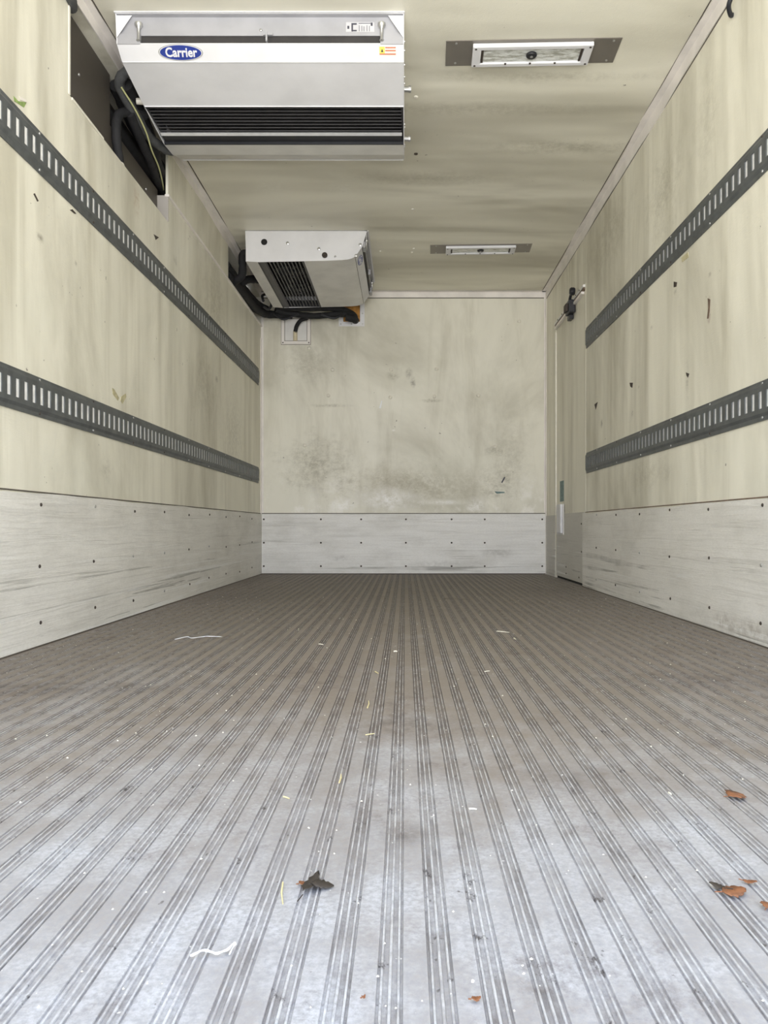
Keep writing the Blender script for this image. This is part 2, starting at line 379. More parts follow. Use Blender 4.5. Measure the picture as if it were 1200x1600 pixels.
# ------------------------------------------------------------------ mesh helpers
class MB:
    def __init__(s):
        s.v, s.f = [], []

    def add(s, vs, fs):
        o = len(s.v)
        s.v += [Vector(p) for p in vs]
        s.f += [tuple(i + o for i in f) for f in fs]
        return s

    def box(s, x0, x1, y0, y1, z0, z1):
        vs = [(x, y, z) for x in (x0, x1) for y in (y0, y1) for z in (z0, z1)]
        return s.add(vs, [(0, 1, 3, 2), (4, 6, 7, 5), (0, 4, 5, 1), (2, 3, 7, 6), (0, 2, 6, 4), (1, 5, 7, 3)])

    def rbox(s, x0, x1, y0, y1, z0, z1, b=0.003):
        bm = bmesh.new()
        r = bmesh.ops.create_cube(bm, size=1)
        for v in r['verts']:
            v.co = Vector(((x0 + x1) / 2 + v.co.x * (x1 - x0), (y0 + y1) / 2 + v.co.y * (y1 - y0), (z0 + z1) / 2 + v.co.z * (z1 - z0)))
        bmesh.ops.bevel(bm, geom=bm.edges[:], offset=b, segments=2, affect='EDGES', profile=0.5)
        bm.verts.index_update()
        s.add([v.co.copy() for v in bm.verts], [tuple(v.index for v in f.verts) for f in bm.faces])
        bm.free()
        return s

    def cyl(s, a, b, r, n=14, r2=None):
        return s.tube([a, b], r if r2 is None else [r, r2], n)

    def lathe(s, base, axis, prof, n=16):
        """prof: (distance along axis, radius)"""
        axis = Vector(axis).normalized()
        u = axis.orthogonal().normalized()
        w = axis.cross(u)
        vs, fs = [], []
        for d, r in prof:
            for k in range(n):
                a = 2 * PI * k / n
                vs.append(Vector(base) + axis * d + (u * math.cos(a) + w * math.sin(a)) * max(r, 1e-5))
        for i in range(len(prof) - 1):
            for k in range(n):
                fs.append((i * n + k, i * n + (k + 1) % n, (i + 1) * n + (k + 1) % n, (i + 1) * n + k))
        fs.append(tuple(range(n - 1, -1, -1)))
        fs.append(tuple((len(prof) - 1) * n + k for k in range(n)))
        return s.add(vs, fs)

    def tube(s, pts, r, n=10):
        pts = [Vector(p) for p in pts]
        rs = r if isinstance(r, (list, tuple)) else [r] * len(pts)
        vs, fs = [], []
        t0 = (pts[1] - pts[0]).normalized()
        u = t0.orthogonal().normalized()
        for i, p in enumerate(pts):
            tt = (pts[min(i + 1, len(pts) - 1)] - pts[max(i - 1, 0)]).normalized()
            u = (u - tt * u.dot(tt)).normalized()
            w = tt.cross(u)
            for k in range(n):
                a = 2 * PI * k / n
                vs.append(p + (u * math.cos(a) + w * math.sin(a)) * rs[i])
        for i in range(len(pts) - 1):
            for k in range(n):
                fs.append((i * n + k, i * n + (k + 1) % n, (i + 1) * n + (k + 1) % n, (i + 1) * n + k))
        fs.append(tuple(range(n - 1, -1, -1)))
        fs.append(tuple((len(pts) - 1) * n + k for k in range(n)))
        return s.add(vs, fs)

    def prism(s, poly, d, n):
        """flat polygon (3-D points) thickened along d*n"""
        k = len(poly)
        n = Vector(n) * d
        return s.add([Vector(p) for p in poly] + [Vector(p) + n for p in poly],
                     [tuple(range(k)), tuple(range(2 * k - 1, k - 1, -1))] + [(i, (i + 1) % k, k + (i + 1) % k, k + i)[::-1] for i in range(k)])

    def build(s, name, mat, parent=None, smooth=False, local=False, bevel=0.0):
        """vertices are world coordinates unless local; parent is an unrotated Empty or mesh"""
        off = Vector((0, 0, 0))
        if parent is not None and not local:
            q = parent
            while q is not None:
                off = off + q.location
                q = q.parent
        me = bpy.data.meshes.new(name)
        me.from_pydata([tuple(v - off) for v in s.v], [], s.f)
        bm = bmesh.new()
        bm.from_mesh(me)
        bmesh.ops.recalc_face_normals(bm, faces=bm.faces[:])
        bm.to_mesh(me)
        bm.free()
        me.materials.append(M[mat] if isinstance(mat, str) else mat)
        if smooth:
            for p in me.polygons:
                p.use_smooth = True
        o = bpy.data.objects.new(name, me)
        C.objects.link(o)
        if parent is not None:
            o.parent = parent
        if bevel:
            bv = o.modifiers.new('edge', 'BEVEL')
            bv.width = bevel
            bv.segments = 2
            bv.limit_method = 'ANGLE'
        if smooth:
            try:
                me.set_sharp_from_angle(angle=math.radians(42))
            except Exception:
                pass
        return o


def smoothline(pts, k=6):
    pts = [Vector(p) for p in pts]
    out = []
    P = [pts[0] * 2 - pts[1]] + pts + [pts[-1] * 2 - pts[-2]]
    for i in range(1, len(P) - 2):
        a, b, c, d = P[i - 1:i + 3]
        for j in range(k):
            t = j / k
            out.append(0.5 * ((2 * b) + (c - a) * t + (2 * a - 5 * b + 4 * c - d) * t * t + (3 * b - a - 3 * c + d) * t ** 3))
    out.append(pts[-1])
    return out


def tag(o, label, cat, group=None, kind=None):
    o['label'] = label
    if cat:
        o['category'] = cat
    if group:
        o['group'] = group
    if kind:
        o['kind'] = kind
    return o


def thing(name, loc, label, cat, group=None):
    o = bpy.data.objects.new(name, None)
    o.empty_display_size = 0.1
    C.objects.link(o)
    o.location = loc
    return tag(o, label, cat, group)


def struct(o, label=None):
    o['kind'] = 'structure'
    if label:
        o['label'] = label
    return o


def copy_tree(o, parent=None):
    c = o.copy()
    C.objects.link(c)
    c.parent = parent
    for ch in list(o.children):
        copy_tree(ch, c)
    return c


def oval(cx, cy, rx, ry, n=40):
    return [(cx + rx * math.cos(2 * PI * k / n), cy + ry * math.sin(2 * PI * k / n)) for k in range(n)]


# ================================================================== STRUCTURE
# ------------------------------------------------ floor: extruded deck, three fine ribs every 43 mm
prof = []                     # (x, z, crest)
PER = 0.0428
k0 = -30
for k in range(k0, 31):
    c = -0.0126 + k * PER
    prof += [(c - 0.0112, 0.0, 0.25), (c - 0.0104, -0.0020, 0), (c - 0.0086, -0.0020, 0), (c - 0.0080, -0.0002, 1), (c - 0.0064, -0.0002, 1),
             (c - 0.0057, -0.0020, 0), (c - 0.0017, -0.0020, 0), (c - 0.0009, -0.0002, 1), (c + 0.0009, -0.0002, 1), (c + 0.0017, -0.0020, 0),
             (c + 0.0057, -0.0020, 0), (c + 0.0064, -0.0002, 1), (c + 0.0080, -0.0002, 1), (c + 0.0086, -0.0020, 0), (c + 0.0104, -0.0020, 0),
             (c + 0.0112, 0.0, 0.25), (c + 0.0125, 0.0, 0.0), (c + PER - 0.0125, 0.0, 0.0)]
prof = [p for p in prof if XL - 0.02 < p[0] < XR + 0.02]
prof = [(XL - 0.03, 0, 0)] + prof + [(XR + 0.03, 0, 0)]
ys = [YO - 0.05 + (YB + 0.08 - YO) * i / 6 for i in range(7)]
vs, cr = [], []
for y in ys:
    for x, z, q in prof:
        vs.append((x, y, z))
        cr.append(q)
n = len(prof)
fs = [(j * n + i, j * n + i + 1, (j + 1) * n + i + 1, (j + 1) * n + i) for j in range(6) for i in range(n - 1)]
nv = len(vs)
vs += [(XL - 0.03, ys[0], -0.12), (XR + 0.03, ys[0], -0.12), (XR + 0.03, ys[-1], -0.12), (XL - 0.03, ys[-1], -0.12)]
cr += [0] * 4
fs.append((nv, nv + 3, nv + 2, nv + 1))
fs.append(tuple([nv, nv + 1] + [i for i in range(n - 1, -1, -1)]))
fs.append(tuple([nv + 2, nv + 3] + [6 * n + i for i in range(n)]))
fs.append(tuple([nv + 3, nv] + [j * n for j in range(7)]))
fs.append(tuple([nv + 1, nv + 2] + [j * n + n - 1 for j in range(6, -1, -1)]))
me = bpy.data.meshes.new('floor')
me.from_pydata(vs, [], fs)
me.materials.append(M['floor'])
at = me.attributes.new('crest', 'FLOAT', 'POINT')
for i, q in enumerate(cr):
    at.data[i].value = q
floor = bpy.data.objects.new('floor', me)
C.objects.link(floor)
struct(floor, 'worn grey ribbed aluminium cargo floor with grime in the grooves')

# ------------------------------------------------ ceiling
ceil = struct(MB().box(XL - 0.1, XR + 0.1, YO - 0.05, YB + 0.1, ZC, ZC + 0.1).build('ceiling', 'ceil'), 'cream lined ceiling with grimy cross bands')

# ------------------------------------------------ left wall, with the pipe recess left open
RD = 0.05                       # recess depth
R0, R1, RZ0, RZ1, RZ2 = 2.663, 3.768, 1.875, 2.00, 2.235
RC = 5.05                       # where the pipe cover stops
b = MB()
Y0, Y1 = YO - 0.05, YB + 0.1
xo = XL - 0.14
b.box(xo, XL, Y0, Y1, -0.0, RZ0)
b.box(xo, XL, Y0, R0, RZ0, ZC)
b.box(xo, XL, R1, Y1, RZ0, RZ1)
b.box(xo, XL, R0, Y1, RZ2, ZC)
wall_l = struct(b.build('wall_left', 'wall_l'), 'cream lined side wall carrying the pipe recess')
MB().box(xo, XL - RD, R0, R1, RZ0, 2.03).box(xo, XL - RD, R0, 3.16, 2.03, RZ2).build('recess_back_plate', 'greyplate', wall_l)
MB().box(xo - 0.01, xo + 0.01, 3.10, Y1, RZ1, RZ2).build('channel_back_plate', 'dark', wall_l)  # dark colour stands in for the shadowed void behind the hoses
MB().box(XL - RD, XL + 0.004, R1 - 0.004, R1, RZ0, RZ1 + 0.002).build('recess_end_flange', 'jamb', wall_l)
MB().box(XL - RD, XL + 0.003, R0 - 0.006, R0 + 0.004, RZ0, RZ2).build('recess_edge_strip', 'stud', wall_l)
MB().box(XL - 0.012, XL + 0.003, R0 + 0.02, R0 + 0.30, RZ0 - 0.007, RZ0 + 0.002).build('recess_edge_strip', 'stud', wall_l)
MB().box(XL - 0.010, XL + 0.002, R1, RC, RZ1 + 0.008, RZ2).build('pipe_cover', 'wall_l', wall_l)
MB().rbox(XL - 0.012, XL + 0.010, R1 - 0.01, YB, RZ1 - 0.006, RZ1 + 0.006, 0.002).build('cover_lip', 'trim', wall_l)
MB().lathe((XL - RD, 2.86, 2.06), (1, 0, 0), [(0, 0.006), (0.003, 0.005), (0.004, 0.001)]).build('screw', 'rivet', wall_l)
MB().lathe((XL - RD, 3.60, 1.96), (1, 0, 0), [(0, 0.006), (0.003, 0.005), (0.004, 0.001)]).build('screw', 'rivet', wall_l)

# ------------------------------------------------ right wall with the side door
DY0, DY1, DZ = 4.846, 5.80, 1.905
xr = XR + 0.10
b = MB()
b.box(XR, xr, Y0, DY0, 0, ZC)
b.box(XR, xr, DY0, DY1, DZ, ZC)
b.box(XR, xr, DY1, Y1, 0, ZC)
wall_r = struct(b.build('wall_right', 'wall_r'), 'cream lined side wall with the side door')
MB().box(XR - 0.004, XR + 0.002, DY1 + 0.012, YB, 0.0, 0.47).build('corner_post_panel', 'liner_d', wall_r)

door = bpy.data.objects.new('door_1', None)
C.objects.link(door)
door.location = (XR, DY0, 0)
struct(door, 'cream side door with a grey kick plate near the bulkhead')
MB().rbox(XR + 0.004, XR + 0.085, DY0 + 0.006, DY1 - 0.006, 0.016, DZ - 0.006, 0.003).build('door_leaf', 'wall_r', door)
MB().box(XR + 0.012, XR + 0.09, DY0 - 0.0, DY1, 0.0, DZ).build('door_seal', 'rubber', door)
kp = MB().box(XR - 0.002, XR + 0.005, DY0 + 0.02, DY1 - 0.03, 0.020, 0.475).build('kick_plate', 'liner_d', door)
for y, z in ((5.42, 0.098), (5.42, 0.052), (4.95, 0.40), (4.95, 0.22), (5.02, 0.05)):
    MB().lathe((XR - 0.002, y, z), (-1, 0, 0), [(0, 0.006), (0.003, 0.005)], 10).build('screw', 'rivetd', kp)
MB().box(XR - 0.006, XR + 0.004, DY1 - 0.012, DY1 + 0.003, 0.47, DZ - 0.06).build('edge_strip', 'stud', door)
MB().box(XR - 0.0015, XR + 0.004, DY0 - 0.006, DY0 + 0.008, 0.47, DZ + 0.01).build('edge_strip', 'wall_r', door)
# recessed pull handle
b = MB()
b.box(XR - 0.006, XR - 0.001, 5.50, 5.75, 0.325, 0.345)
b.box(XR - 0.006, XR - 0.001, 5.50, 5.75, 0.525, 0.545)
b.box(XR - 0.006, XR - 0.001, 5.50, 5.52, 0.345, 0.525)
b.box(XR - 0.006, XR - 0.001, 5.725, 5.75, 0.345, 0.525)
hd = b.build('handle_frame', 'whited', door)
MB().rbox(XR - 0.022, XR - 0.002, 5.53, 5.66, 0.335, 0.545, 0.004).build('pull_grip', 'white', hd)
MB().box(XR - 0.003, XR - 0.0005, 5.52, 5.725, 0.345, 0.525).build('pull_recess_shade', 'dark', hd)  # flat dark sheet painting the shade of the hand recess
stk = MB().box(XR + 0.002, XR + 0.0045, 5.53, 5.66, 0.565, 0.715).build('door_sticker', 'teal', door)
stk['label'] = 'narrow faded teal sticker above the pull handle'

# ------------------------------------------------ bulkhead wall, with the two service openings
H1 = (-0.998, -0.765, 1.478 + EYE, 1.711 + EYE)       # hatch beside the corner
H2 = (-0.535, -0.328, 1.623 + EYE, 1.830 + EYE)       # opening with foam
b = MB()
def wall_with_holes(b, x0, x1, z0, z1, holes, y0, y1):
    xs = sorted({x0, x1} | {h[0] for h in holes} | {h[1] for h in holes})
    zs = sorted({z0, z1} | {h[2] for h in holes} | {h[3] for h in holes})
    for i in range(len(xs) - 1):
        for j in range(len(zs) - 1):
            cx, cz = (xs[i] + xs[i + 1]) / 2, (zs[j] + zs[j + 1]) / 2
            if any(h[0] < cx < h[1] and h[2] < cz < h[3] for h in holes):
                continue
            b.add([(xs[i], y0, zs[j]), (xs[i + 1], y0, zs[j]), (xs[i + 1], y0, zs[j + 1]), (xs[i], y0, zs[j + 1])], [(0, 1, 2, 3)])
    b.box(x0, x1, y0 + 0.06, y1, z0, z1)
hole = (H2[0] + 0.03, H2[1] - 0.03, H2[2] + 0.03, H2[3] - 0.03)
wall_with_holes(b, XL - 0.1, XR + 0.1, 0, ZC, [hole], YB, YB + 0.12)
for x in (hole[0], hole[1]):
    b.box(x - (0.004 if x == hole[0] else 0), x + (0 if x == hole[0] else 0.004), YB, YB + 0.06, hole[2], hole[3])
wall_b = struct(b.build('wall_back', 'wall_b'), 'cream lined front bulkhead wall with scuffs along its foot')
for x, z in ((-0.787, 1.437), ):
    pass
PLUGS = [(483, 544), (519.5, 578), (513, 618), (610, 621), (611.5, 577.5), (682, 577), (678.5, 619.5), (747.5, 618), (773, 698.5), (476, 696), (811, 502)]
for px, py in PLUGS:
    x, z = (px - 633) * YB / F, EYE + (824 - py) * YB / F
    MB().lathe((x, YB, z), (0, -1, 0), [(-0.002, 0.016), (0.004, 0.015), (0.009, 0.010), (0.011, 0.003)], 14).build('wall_plug', 'stud', wall_b, True)
o = MB().prism([(0.72, YB - 0.001, 0.668), (0.80, YB - 0.001, 0.664), (0.805, YB - 0.001, 0.655), (0.74, YB - 0.001, 0.648)], 0.001, (0, -1, 0)).build('sticker_scrap', 'teal', wall_b)
o['label'] = 'small teal sticker scrap low on the bulkhead'
MB().prism([(-0.21, YB - 0.001, 1.34), (-0.192, YB - 0.001, 1.40), (-0.184, YB - 0.001, 1.40), (-0.195, YB - 0.001, 1.34)], 0.0015, (0, -1, 0)).build('tape_scrap', 'fluff', wall_b)
o = MB().prism([(0.775, YB - 0.001, 0.74), (0.80, YB - 0.001, 0.785), (0.81, YB - 0.001, 0.78), (0.785, YB - 0.001, 0.735)], 0.001, (0, -1, 0)).build('dark_scrape', 'ink', wall_b)

# ------------------------------------------------ kick panels
LY0 = YO
def wavy_panel(x0, x1, y0, y1, ztop, top_amp=0.002):
    b = MB()
    N = 60
    for i in range(N):
        ya, yb = y0 + (y1 - y0) * i / N, y0 + (y1 - y0) * (i + 1) / N
        za = ztop + top_amp * math.sin(ya * 5.1) + top_amp * 0.6 * math.sin(ya * 13)
        zb = ztop + top_amp * math.sin(yb * 5.1) + top_amp * 0.6 * math.sin(yb * 13)
        b.add([(x0, ya, 0.001), (x1, ya, 0.001), (x0, yb, 0.001), (x1, yb, 0.001), (x0, ya, za), (x1, ya, za), (x0, yb, zb), (x1, yb, zb)],
              [(0, 4, 6, 2), (1, 3, 7, 5), (4, 5, 7, 6), (0, 2, 3, 1)] + ([(0, 1, 5, 4)] if i == 0 else []) + ([(2, 6, 7, 3)] if i == N - 1 else []))
    return b
base_l = struct(wavy_panel(XL - 0.002, XL + 0.007, LY0, YB, 0.484).build('baseboard_left', 'liner_l'), 'white scratched kick panel along the side wall with the cooling pipes')
base_r = struct(wavy_panel(XR - 0.008, XR + 0.002, LY0, 4.90, 0.467).build('baseboard_right', 'liner_r'), 'white scratched kick panel ending at the side door')
base_b = struct(MB().rbox((409 - 633) * YB / F, (852 - 633) * YB / F, YB - 0.010, YB + 0.001, 0.004, 0.486, 0.002).build('baseboard_back', 'liner_b'), 'white screwed kick panel across the bulkhead')
scr = MB().lathe((0, 0, 0), (1, 0, 0), [(0, 0.0055), (0.002, 0.0055), (0.004, 0.003)], 10)
for i in range(-4, 9):
    y = 2.438 + 0.42 * i
    for z in (0.447, 0.258, 0.073):
        for side, x, nx, par in ((0, XL + 0.007, 1, base_l), (1, XR - 0.008, -1, base_r)):
            if side and y > 4.8:
                continue
            if y < YO + 0.1 or y < 1.9:
                continue
            MB().lathe((x, y + random.uniform(-.01, .01), z + random.uniform(-.008, .008)), (nx, 0, 0), [(-0.001, 0.0060), (0.002, 0.0060), (0.004, 0.003)], 10).build(
                'screw', 'rivetd' if random.random() < 0.8 else 'rivet', par)
for px in (412.6, 501.6, 564.4, 634.2, 705.5, 757.2, 846.9):
    for py in (811.5, 848, 884.5):
        x, z = (px - 633) * YB / F, EYE + (824 - py) * YB / F
        MB().lathe((x, YB - 0.010, z), (0, -1, 0), [(-0.001, 0.0075), (0.002, 0.0075), (0.004, 0.003)], 10).build('screw', 'rivetd', base_b)
# hairline joints above the kick panels
struct(MB().box(XL - 0.001, XL + 0.003, LY0, YB, 0.486, 0.4905).build('trim_5', 'trimd'), 'dark joint above the kick panel on the pipe side')
struct(MB().box(XL, XR, YB - 0.004, YB + 0.001, 0.487, 0.4925).build('trim_6', 'trimd'), 'dark joint above the bulkhead kick panel')
struct(MB().box(XR - 0.003, XR + 0.001, LY0, DY0, 0.4705, 0.4745).build('trim_7', 'rust'), 'rusty joint above the kick panel on the door side')
# dirt and sealant at the floor edges
struct(MB().box(XL, XL + 0.011, LY0, YB, -0.001, 0.004).box(XR - 0.012, XR, LY0, 4.9, -0.001, 0.004).box(XL, XR, YB - 0.016, YB, -0.001, 0.006).build('trim_8', 'trimd'), 'dark sealant line around the floor edge')

# ------------------------------------------------ ceiling and corner trims
def angle_trim(name, x, sgn, y0, y1, zc, leg_c, leg_w, label):
    t_ = 0.004
    b = MB()
    N = 40
    for i in range(N):
        ya, yb = y0 + (y1 - y0) * i / N, y0 + (y1 - y0) * (i + 1) / N
        w = lambda y: 0.0045 * math.sin(y * 4.2) + 0.003 * math.sin(y * 9)
        for (p, q) in (((0, zc), (leg_c, zc)), ((0, zc), (0, zc - leg_w))):
            cei = q[0] > 0
            vv = []
            for y in (ya, yb):
                e1 = w(y) if cei else 0
                e2 = 0 if cei else w(y + 2)
                if cei:
                    vv += [(x, y, zc), (x + sgn * (leg_c + e1), y, zc), (x + sgn * (leg_c + e1), y, zc - t_), (x, y, zc - t_)]
                else:
                    vv += [(x, y, zc), (x + sgn * t_, y, zc), (x + sgn * t_, y, zc - leg_w + e2), (x, y, zc - leg_w + e2)]
            b.add(vv, [(0, 4, 5, 1), (1, 5, 6, 2), (2, 6, 7, 3), (3, 7, 4, 0)] + ([(0, 1, 2, 3)] if i == 0 else []) + ([(4, 7, 6, 5)] if i == N - 1 else []))
    return struct(b.build(name, 'trim'), label)
angle_trim('trim_1', XL, 1, YO, YB - 0.005, ZC, 0.032, 0.052, 'pale angle trim where ceiling meets the pipe side wall')
angle_trim('trim_2', XR, -1, YO, YB - 0.005, ZC, 0.031, 0.062, 'pale angle trim where ceiling meets the door side wall')
struct(MB().box(XL, XR, YB - 0.005, YB, ZC - 0.048, ZC - 0.003).box(XL, XR, YB - 0.03, YB, ZC - 0.004, ZC).build('trim_3', 'trim'), 'pale flat trim along the top of the bulkhead')
b = MB().box(XL, (412 - 633) * YB / F, YB - 0.006, YB, 0.492, ZC - 0.048)
b.box((850 - 633) * YB / F, XR + 0.001, YB - 0.006, YB, 0.492, ZC - 0.048)
b.box(XR - 0.006, XR, YB - 0.03, YB, 0.0, ZC - 0.06)
b.box(XL, XL + 0.006, YB - 0.03, YB, 0.0, 1.9)
struct(b.build('trim_4', 'trim'), 'pale upright trims in the bulkhead corners')
# sealant hairlines beside the long trims
struct(MB().box(XR - 0.0355, XR - 0.031, YO, YB, ZC - 0.0012, ZC).box(XR - 0.0012, XR, YO, YB, ZC - 0.0665, ZC - 0.060).build('trim_9', 'trimd'), 'dark hairlines beside the door side angle trim')
struct(MB().box(XL + 0.031, XL + 0.0365, YO, YB, ZC - 0.0012, ZC).box(XL, XR, YB - 0.0335, YB - 0.029, ZC - 0.0012, ZC).box(XL, XR, YB - 0.001, YB, ZC - 0.054, ZC - 0.047).build('trim_10', 'trimd'), 'dark hairlines beside the pipe side and bulkhead trims')

# ================================================================== CARGO RAILS
def rail(x, sgn, y0, y1, z0, z1, label):
    """slotted lashing rail: flanges on the wall, raised web with upright slots"""
    t_ = thing('lashing_rail', (x, y0, z0), label, 'rail', None)
    zc = (z0 + z1) / 2 + 0.003
    h = 0.0280                                   # half slot height
    d = 0.009                                    # web height off the wall
    web = 0.043                                  # half web
    P = 0.0508
    L = lambda q: x + sgn * q
    b = MB()
    # flanges and sloping shoulders as one folded sheet
    fold = [(0.0005, z0), (0.0045, z0), (0.0045, zc - web - 0.010), (d, zc - web), (d, zc - h), (d - 0.003, zc - h), (d - 0.003, zc - web + 0.002), (0.0005, zc - web - 0.008)]
    b.prism([(L(p), y0, z) for p, z in fold], y1 - y0, (0, 1, 0))
    fold = [(0.0005, z1), (0.0045, z1), (0.0045, zc + web + 0.010), (d, zc + web), (d, zc + h), (d - 0.003, zc + h), (d - 0.003, zc + web - 0.002), (0.0005, zc + web + 0.008)]
    b.prism([(L(p), y0, z) for p, z in fold], y1 - y0, (0, 1, 0))
    # bars between the slots
    y = y1 - 0.022
    slot_w = 0.0215
    b.box(min(L(d - 0.003), L(d)), max(L(d - 0.003), L(d)), y, y1, zc - h, zc + h)
    while y - P > y0:
        b.box(min(L(d - 0.003), L(d)), max(L(d - 0.003), L(d)), y - P, y - slot_w, zc - h, zc + h)
        y -= P
    b.box(min(L(d - 0.003), L(d)), max(L(d - 0.003), L(d)), y0, y - 0.02, zc - h, zc + h)
    b.build('rail_body', 'rail', t_)
    MB().box(min(L(0.001), L(0.004)), max(L(0.001), L(0.0058)), y0 + 0.01, y1 - 0.01, zc - h - 0.006, zc + h + 0.006).build('backing_strip', 'slot', t_)  # near-white strip seen through the slots
    for i in range(0, 9):
        yy = 2.438 + 0.42 * i
        if yy > y1 - 0.03:
            continue
        for z in (z0 + 0.010, z1 - 0.009):
            MB().lathe((L(0.0045), yy, z), (sgn, 0, 0), [(-0.001, 0.0048), (0.002, 0.004), (0.003, 0.0015)], 10).build('rivet', 'rivet' if random.random() < .7 else 'rivetd', t_)
    return t_
rail(XL, 1, YO + 0.1, 6.085, 1.500, 1.634, 'grey slotted lashing rail, upper of two on the wall with the pipe recess')
rail(XL, 1, YO + 0.1, 6.085, 0.727, 0.852, 'grey slotted lashing rail, lower of two on the wall with the pipe recess')
rail(XR, -1, YO + 0.1, 4.815, 1.496, 1.624, 'grey slotted lashing rail, upper of two ending beside the side door')
rail(XR, -1, YO + 0.1, 4.815, 0.715, 0.842, 'grey slotted lashing rail, lower of two ending beside the side door')

# stickers left on the walls
def wall_patch(x, sgn, pts, mat, name, par, label=None):
    o = MB().prism([(x, y, z) for y, z in pts], 0.0012, (sgn, 0, 0)).build(name, mat, par)
    if label:
        o['label'] = label
def onL(px, py): 
    y = F * XL / (px - 633)
    return (y, EYE + (824 - py) * y / F)
def onR(px, py):
    y = F * XR / (px - 633)
    return (y, EYE + (824 - py) * y / F)
wall_patch(XL, 1, [onL(*p) for p in ((21, 150), (28, 158), (41, 160), (37, 168), (22, 158))], 'green', 'sticker_scrap', wall_l, 'torn green and white sticker above the upper rail')
wall_patch(XL + 0.0012, 1, [onL(*p) for p in ((29, 150), (40, 156), (40, 160), (31, 156))], 'paper', 'sticker_scrap', wall_l, 'white remnant of the torn sticker')
wall_patch(XL, 1, [onL(*p) for p in ((175, 606), (178, 608), (186, 622), (184, 626), (176, 616))], 'tape', 'tape_scrap', wall_l)
wall_patch(XL, 1, [onL(*p) for p in ((188, 626), (189, 620), (196, 615), (197, 620), (191, 631))], 'tape', 'tape_scrap', wall_l)
wall_patch(XR, -1, [onR(*p) for p in ((1065, 403), (1075, 394), (1076, 402), (1066, 410))], 'tape', 'tape_scrap', wall_r)
wall_patch(XR, -1, [onR(*p) for p in ((1106, 466), (1110, 468), (1109, 486), (1107, 498), (1105, 498), (1107, 480))], 'rust', 'rust_mark', wall_r)
for q in (((52, 303), (54, 302), (60, 314), (58, 315)), ((109, 328), (113, 327), (119, 334), (116, 334)), ((240, 366), (248, 371), (243, 375), (242, 371))):
    wall_patch(XL, 1, [onL(*p) for p in q], 'rivetd', 'scuff_mark', wall_l)
for q in (((1053, 440), (1058, 441), (1057, 448), (1053, 449)), ((984, 598), (989, 598), (988, 606), (985, 604)), ((929, 632), (934, 628), (931, 640)), ((1072, 582), (1077, 584), (1075, 590), (1073, 587))):
    wall_patch(XR, -1, [onR(*p) for p in q], 'rivetd', 'scuff_mark', wall_r)


# ================================================================== COOLING UNITS
def text_mesh(txt, size, shear=0.12, offset=0.0, ext=0.0006):
    cu = bpy.data.curves.new('lettering', 'FONT')
    cu.body = txt
    cu.size = size
    cu.shear = shear
    cu.offset = offset
    cu.extrude = ext
    cu.align_x = 'CENTER'
    cu.align_y = 'CENTER'
    cu.resolution_u = 3
    o = bpy.data.objects.new('lettering', cu)
    C.objects.link(o)
    bpy.context.view_layer.update()
    me = bpy.data.meshes.new_from_object(o.evaluated_get(bpy.context.evaluated_depsgraph_get()))
    bpy.data.objects.remove(o)
    bpy.data.curves.remove(cu)
    return me




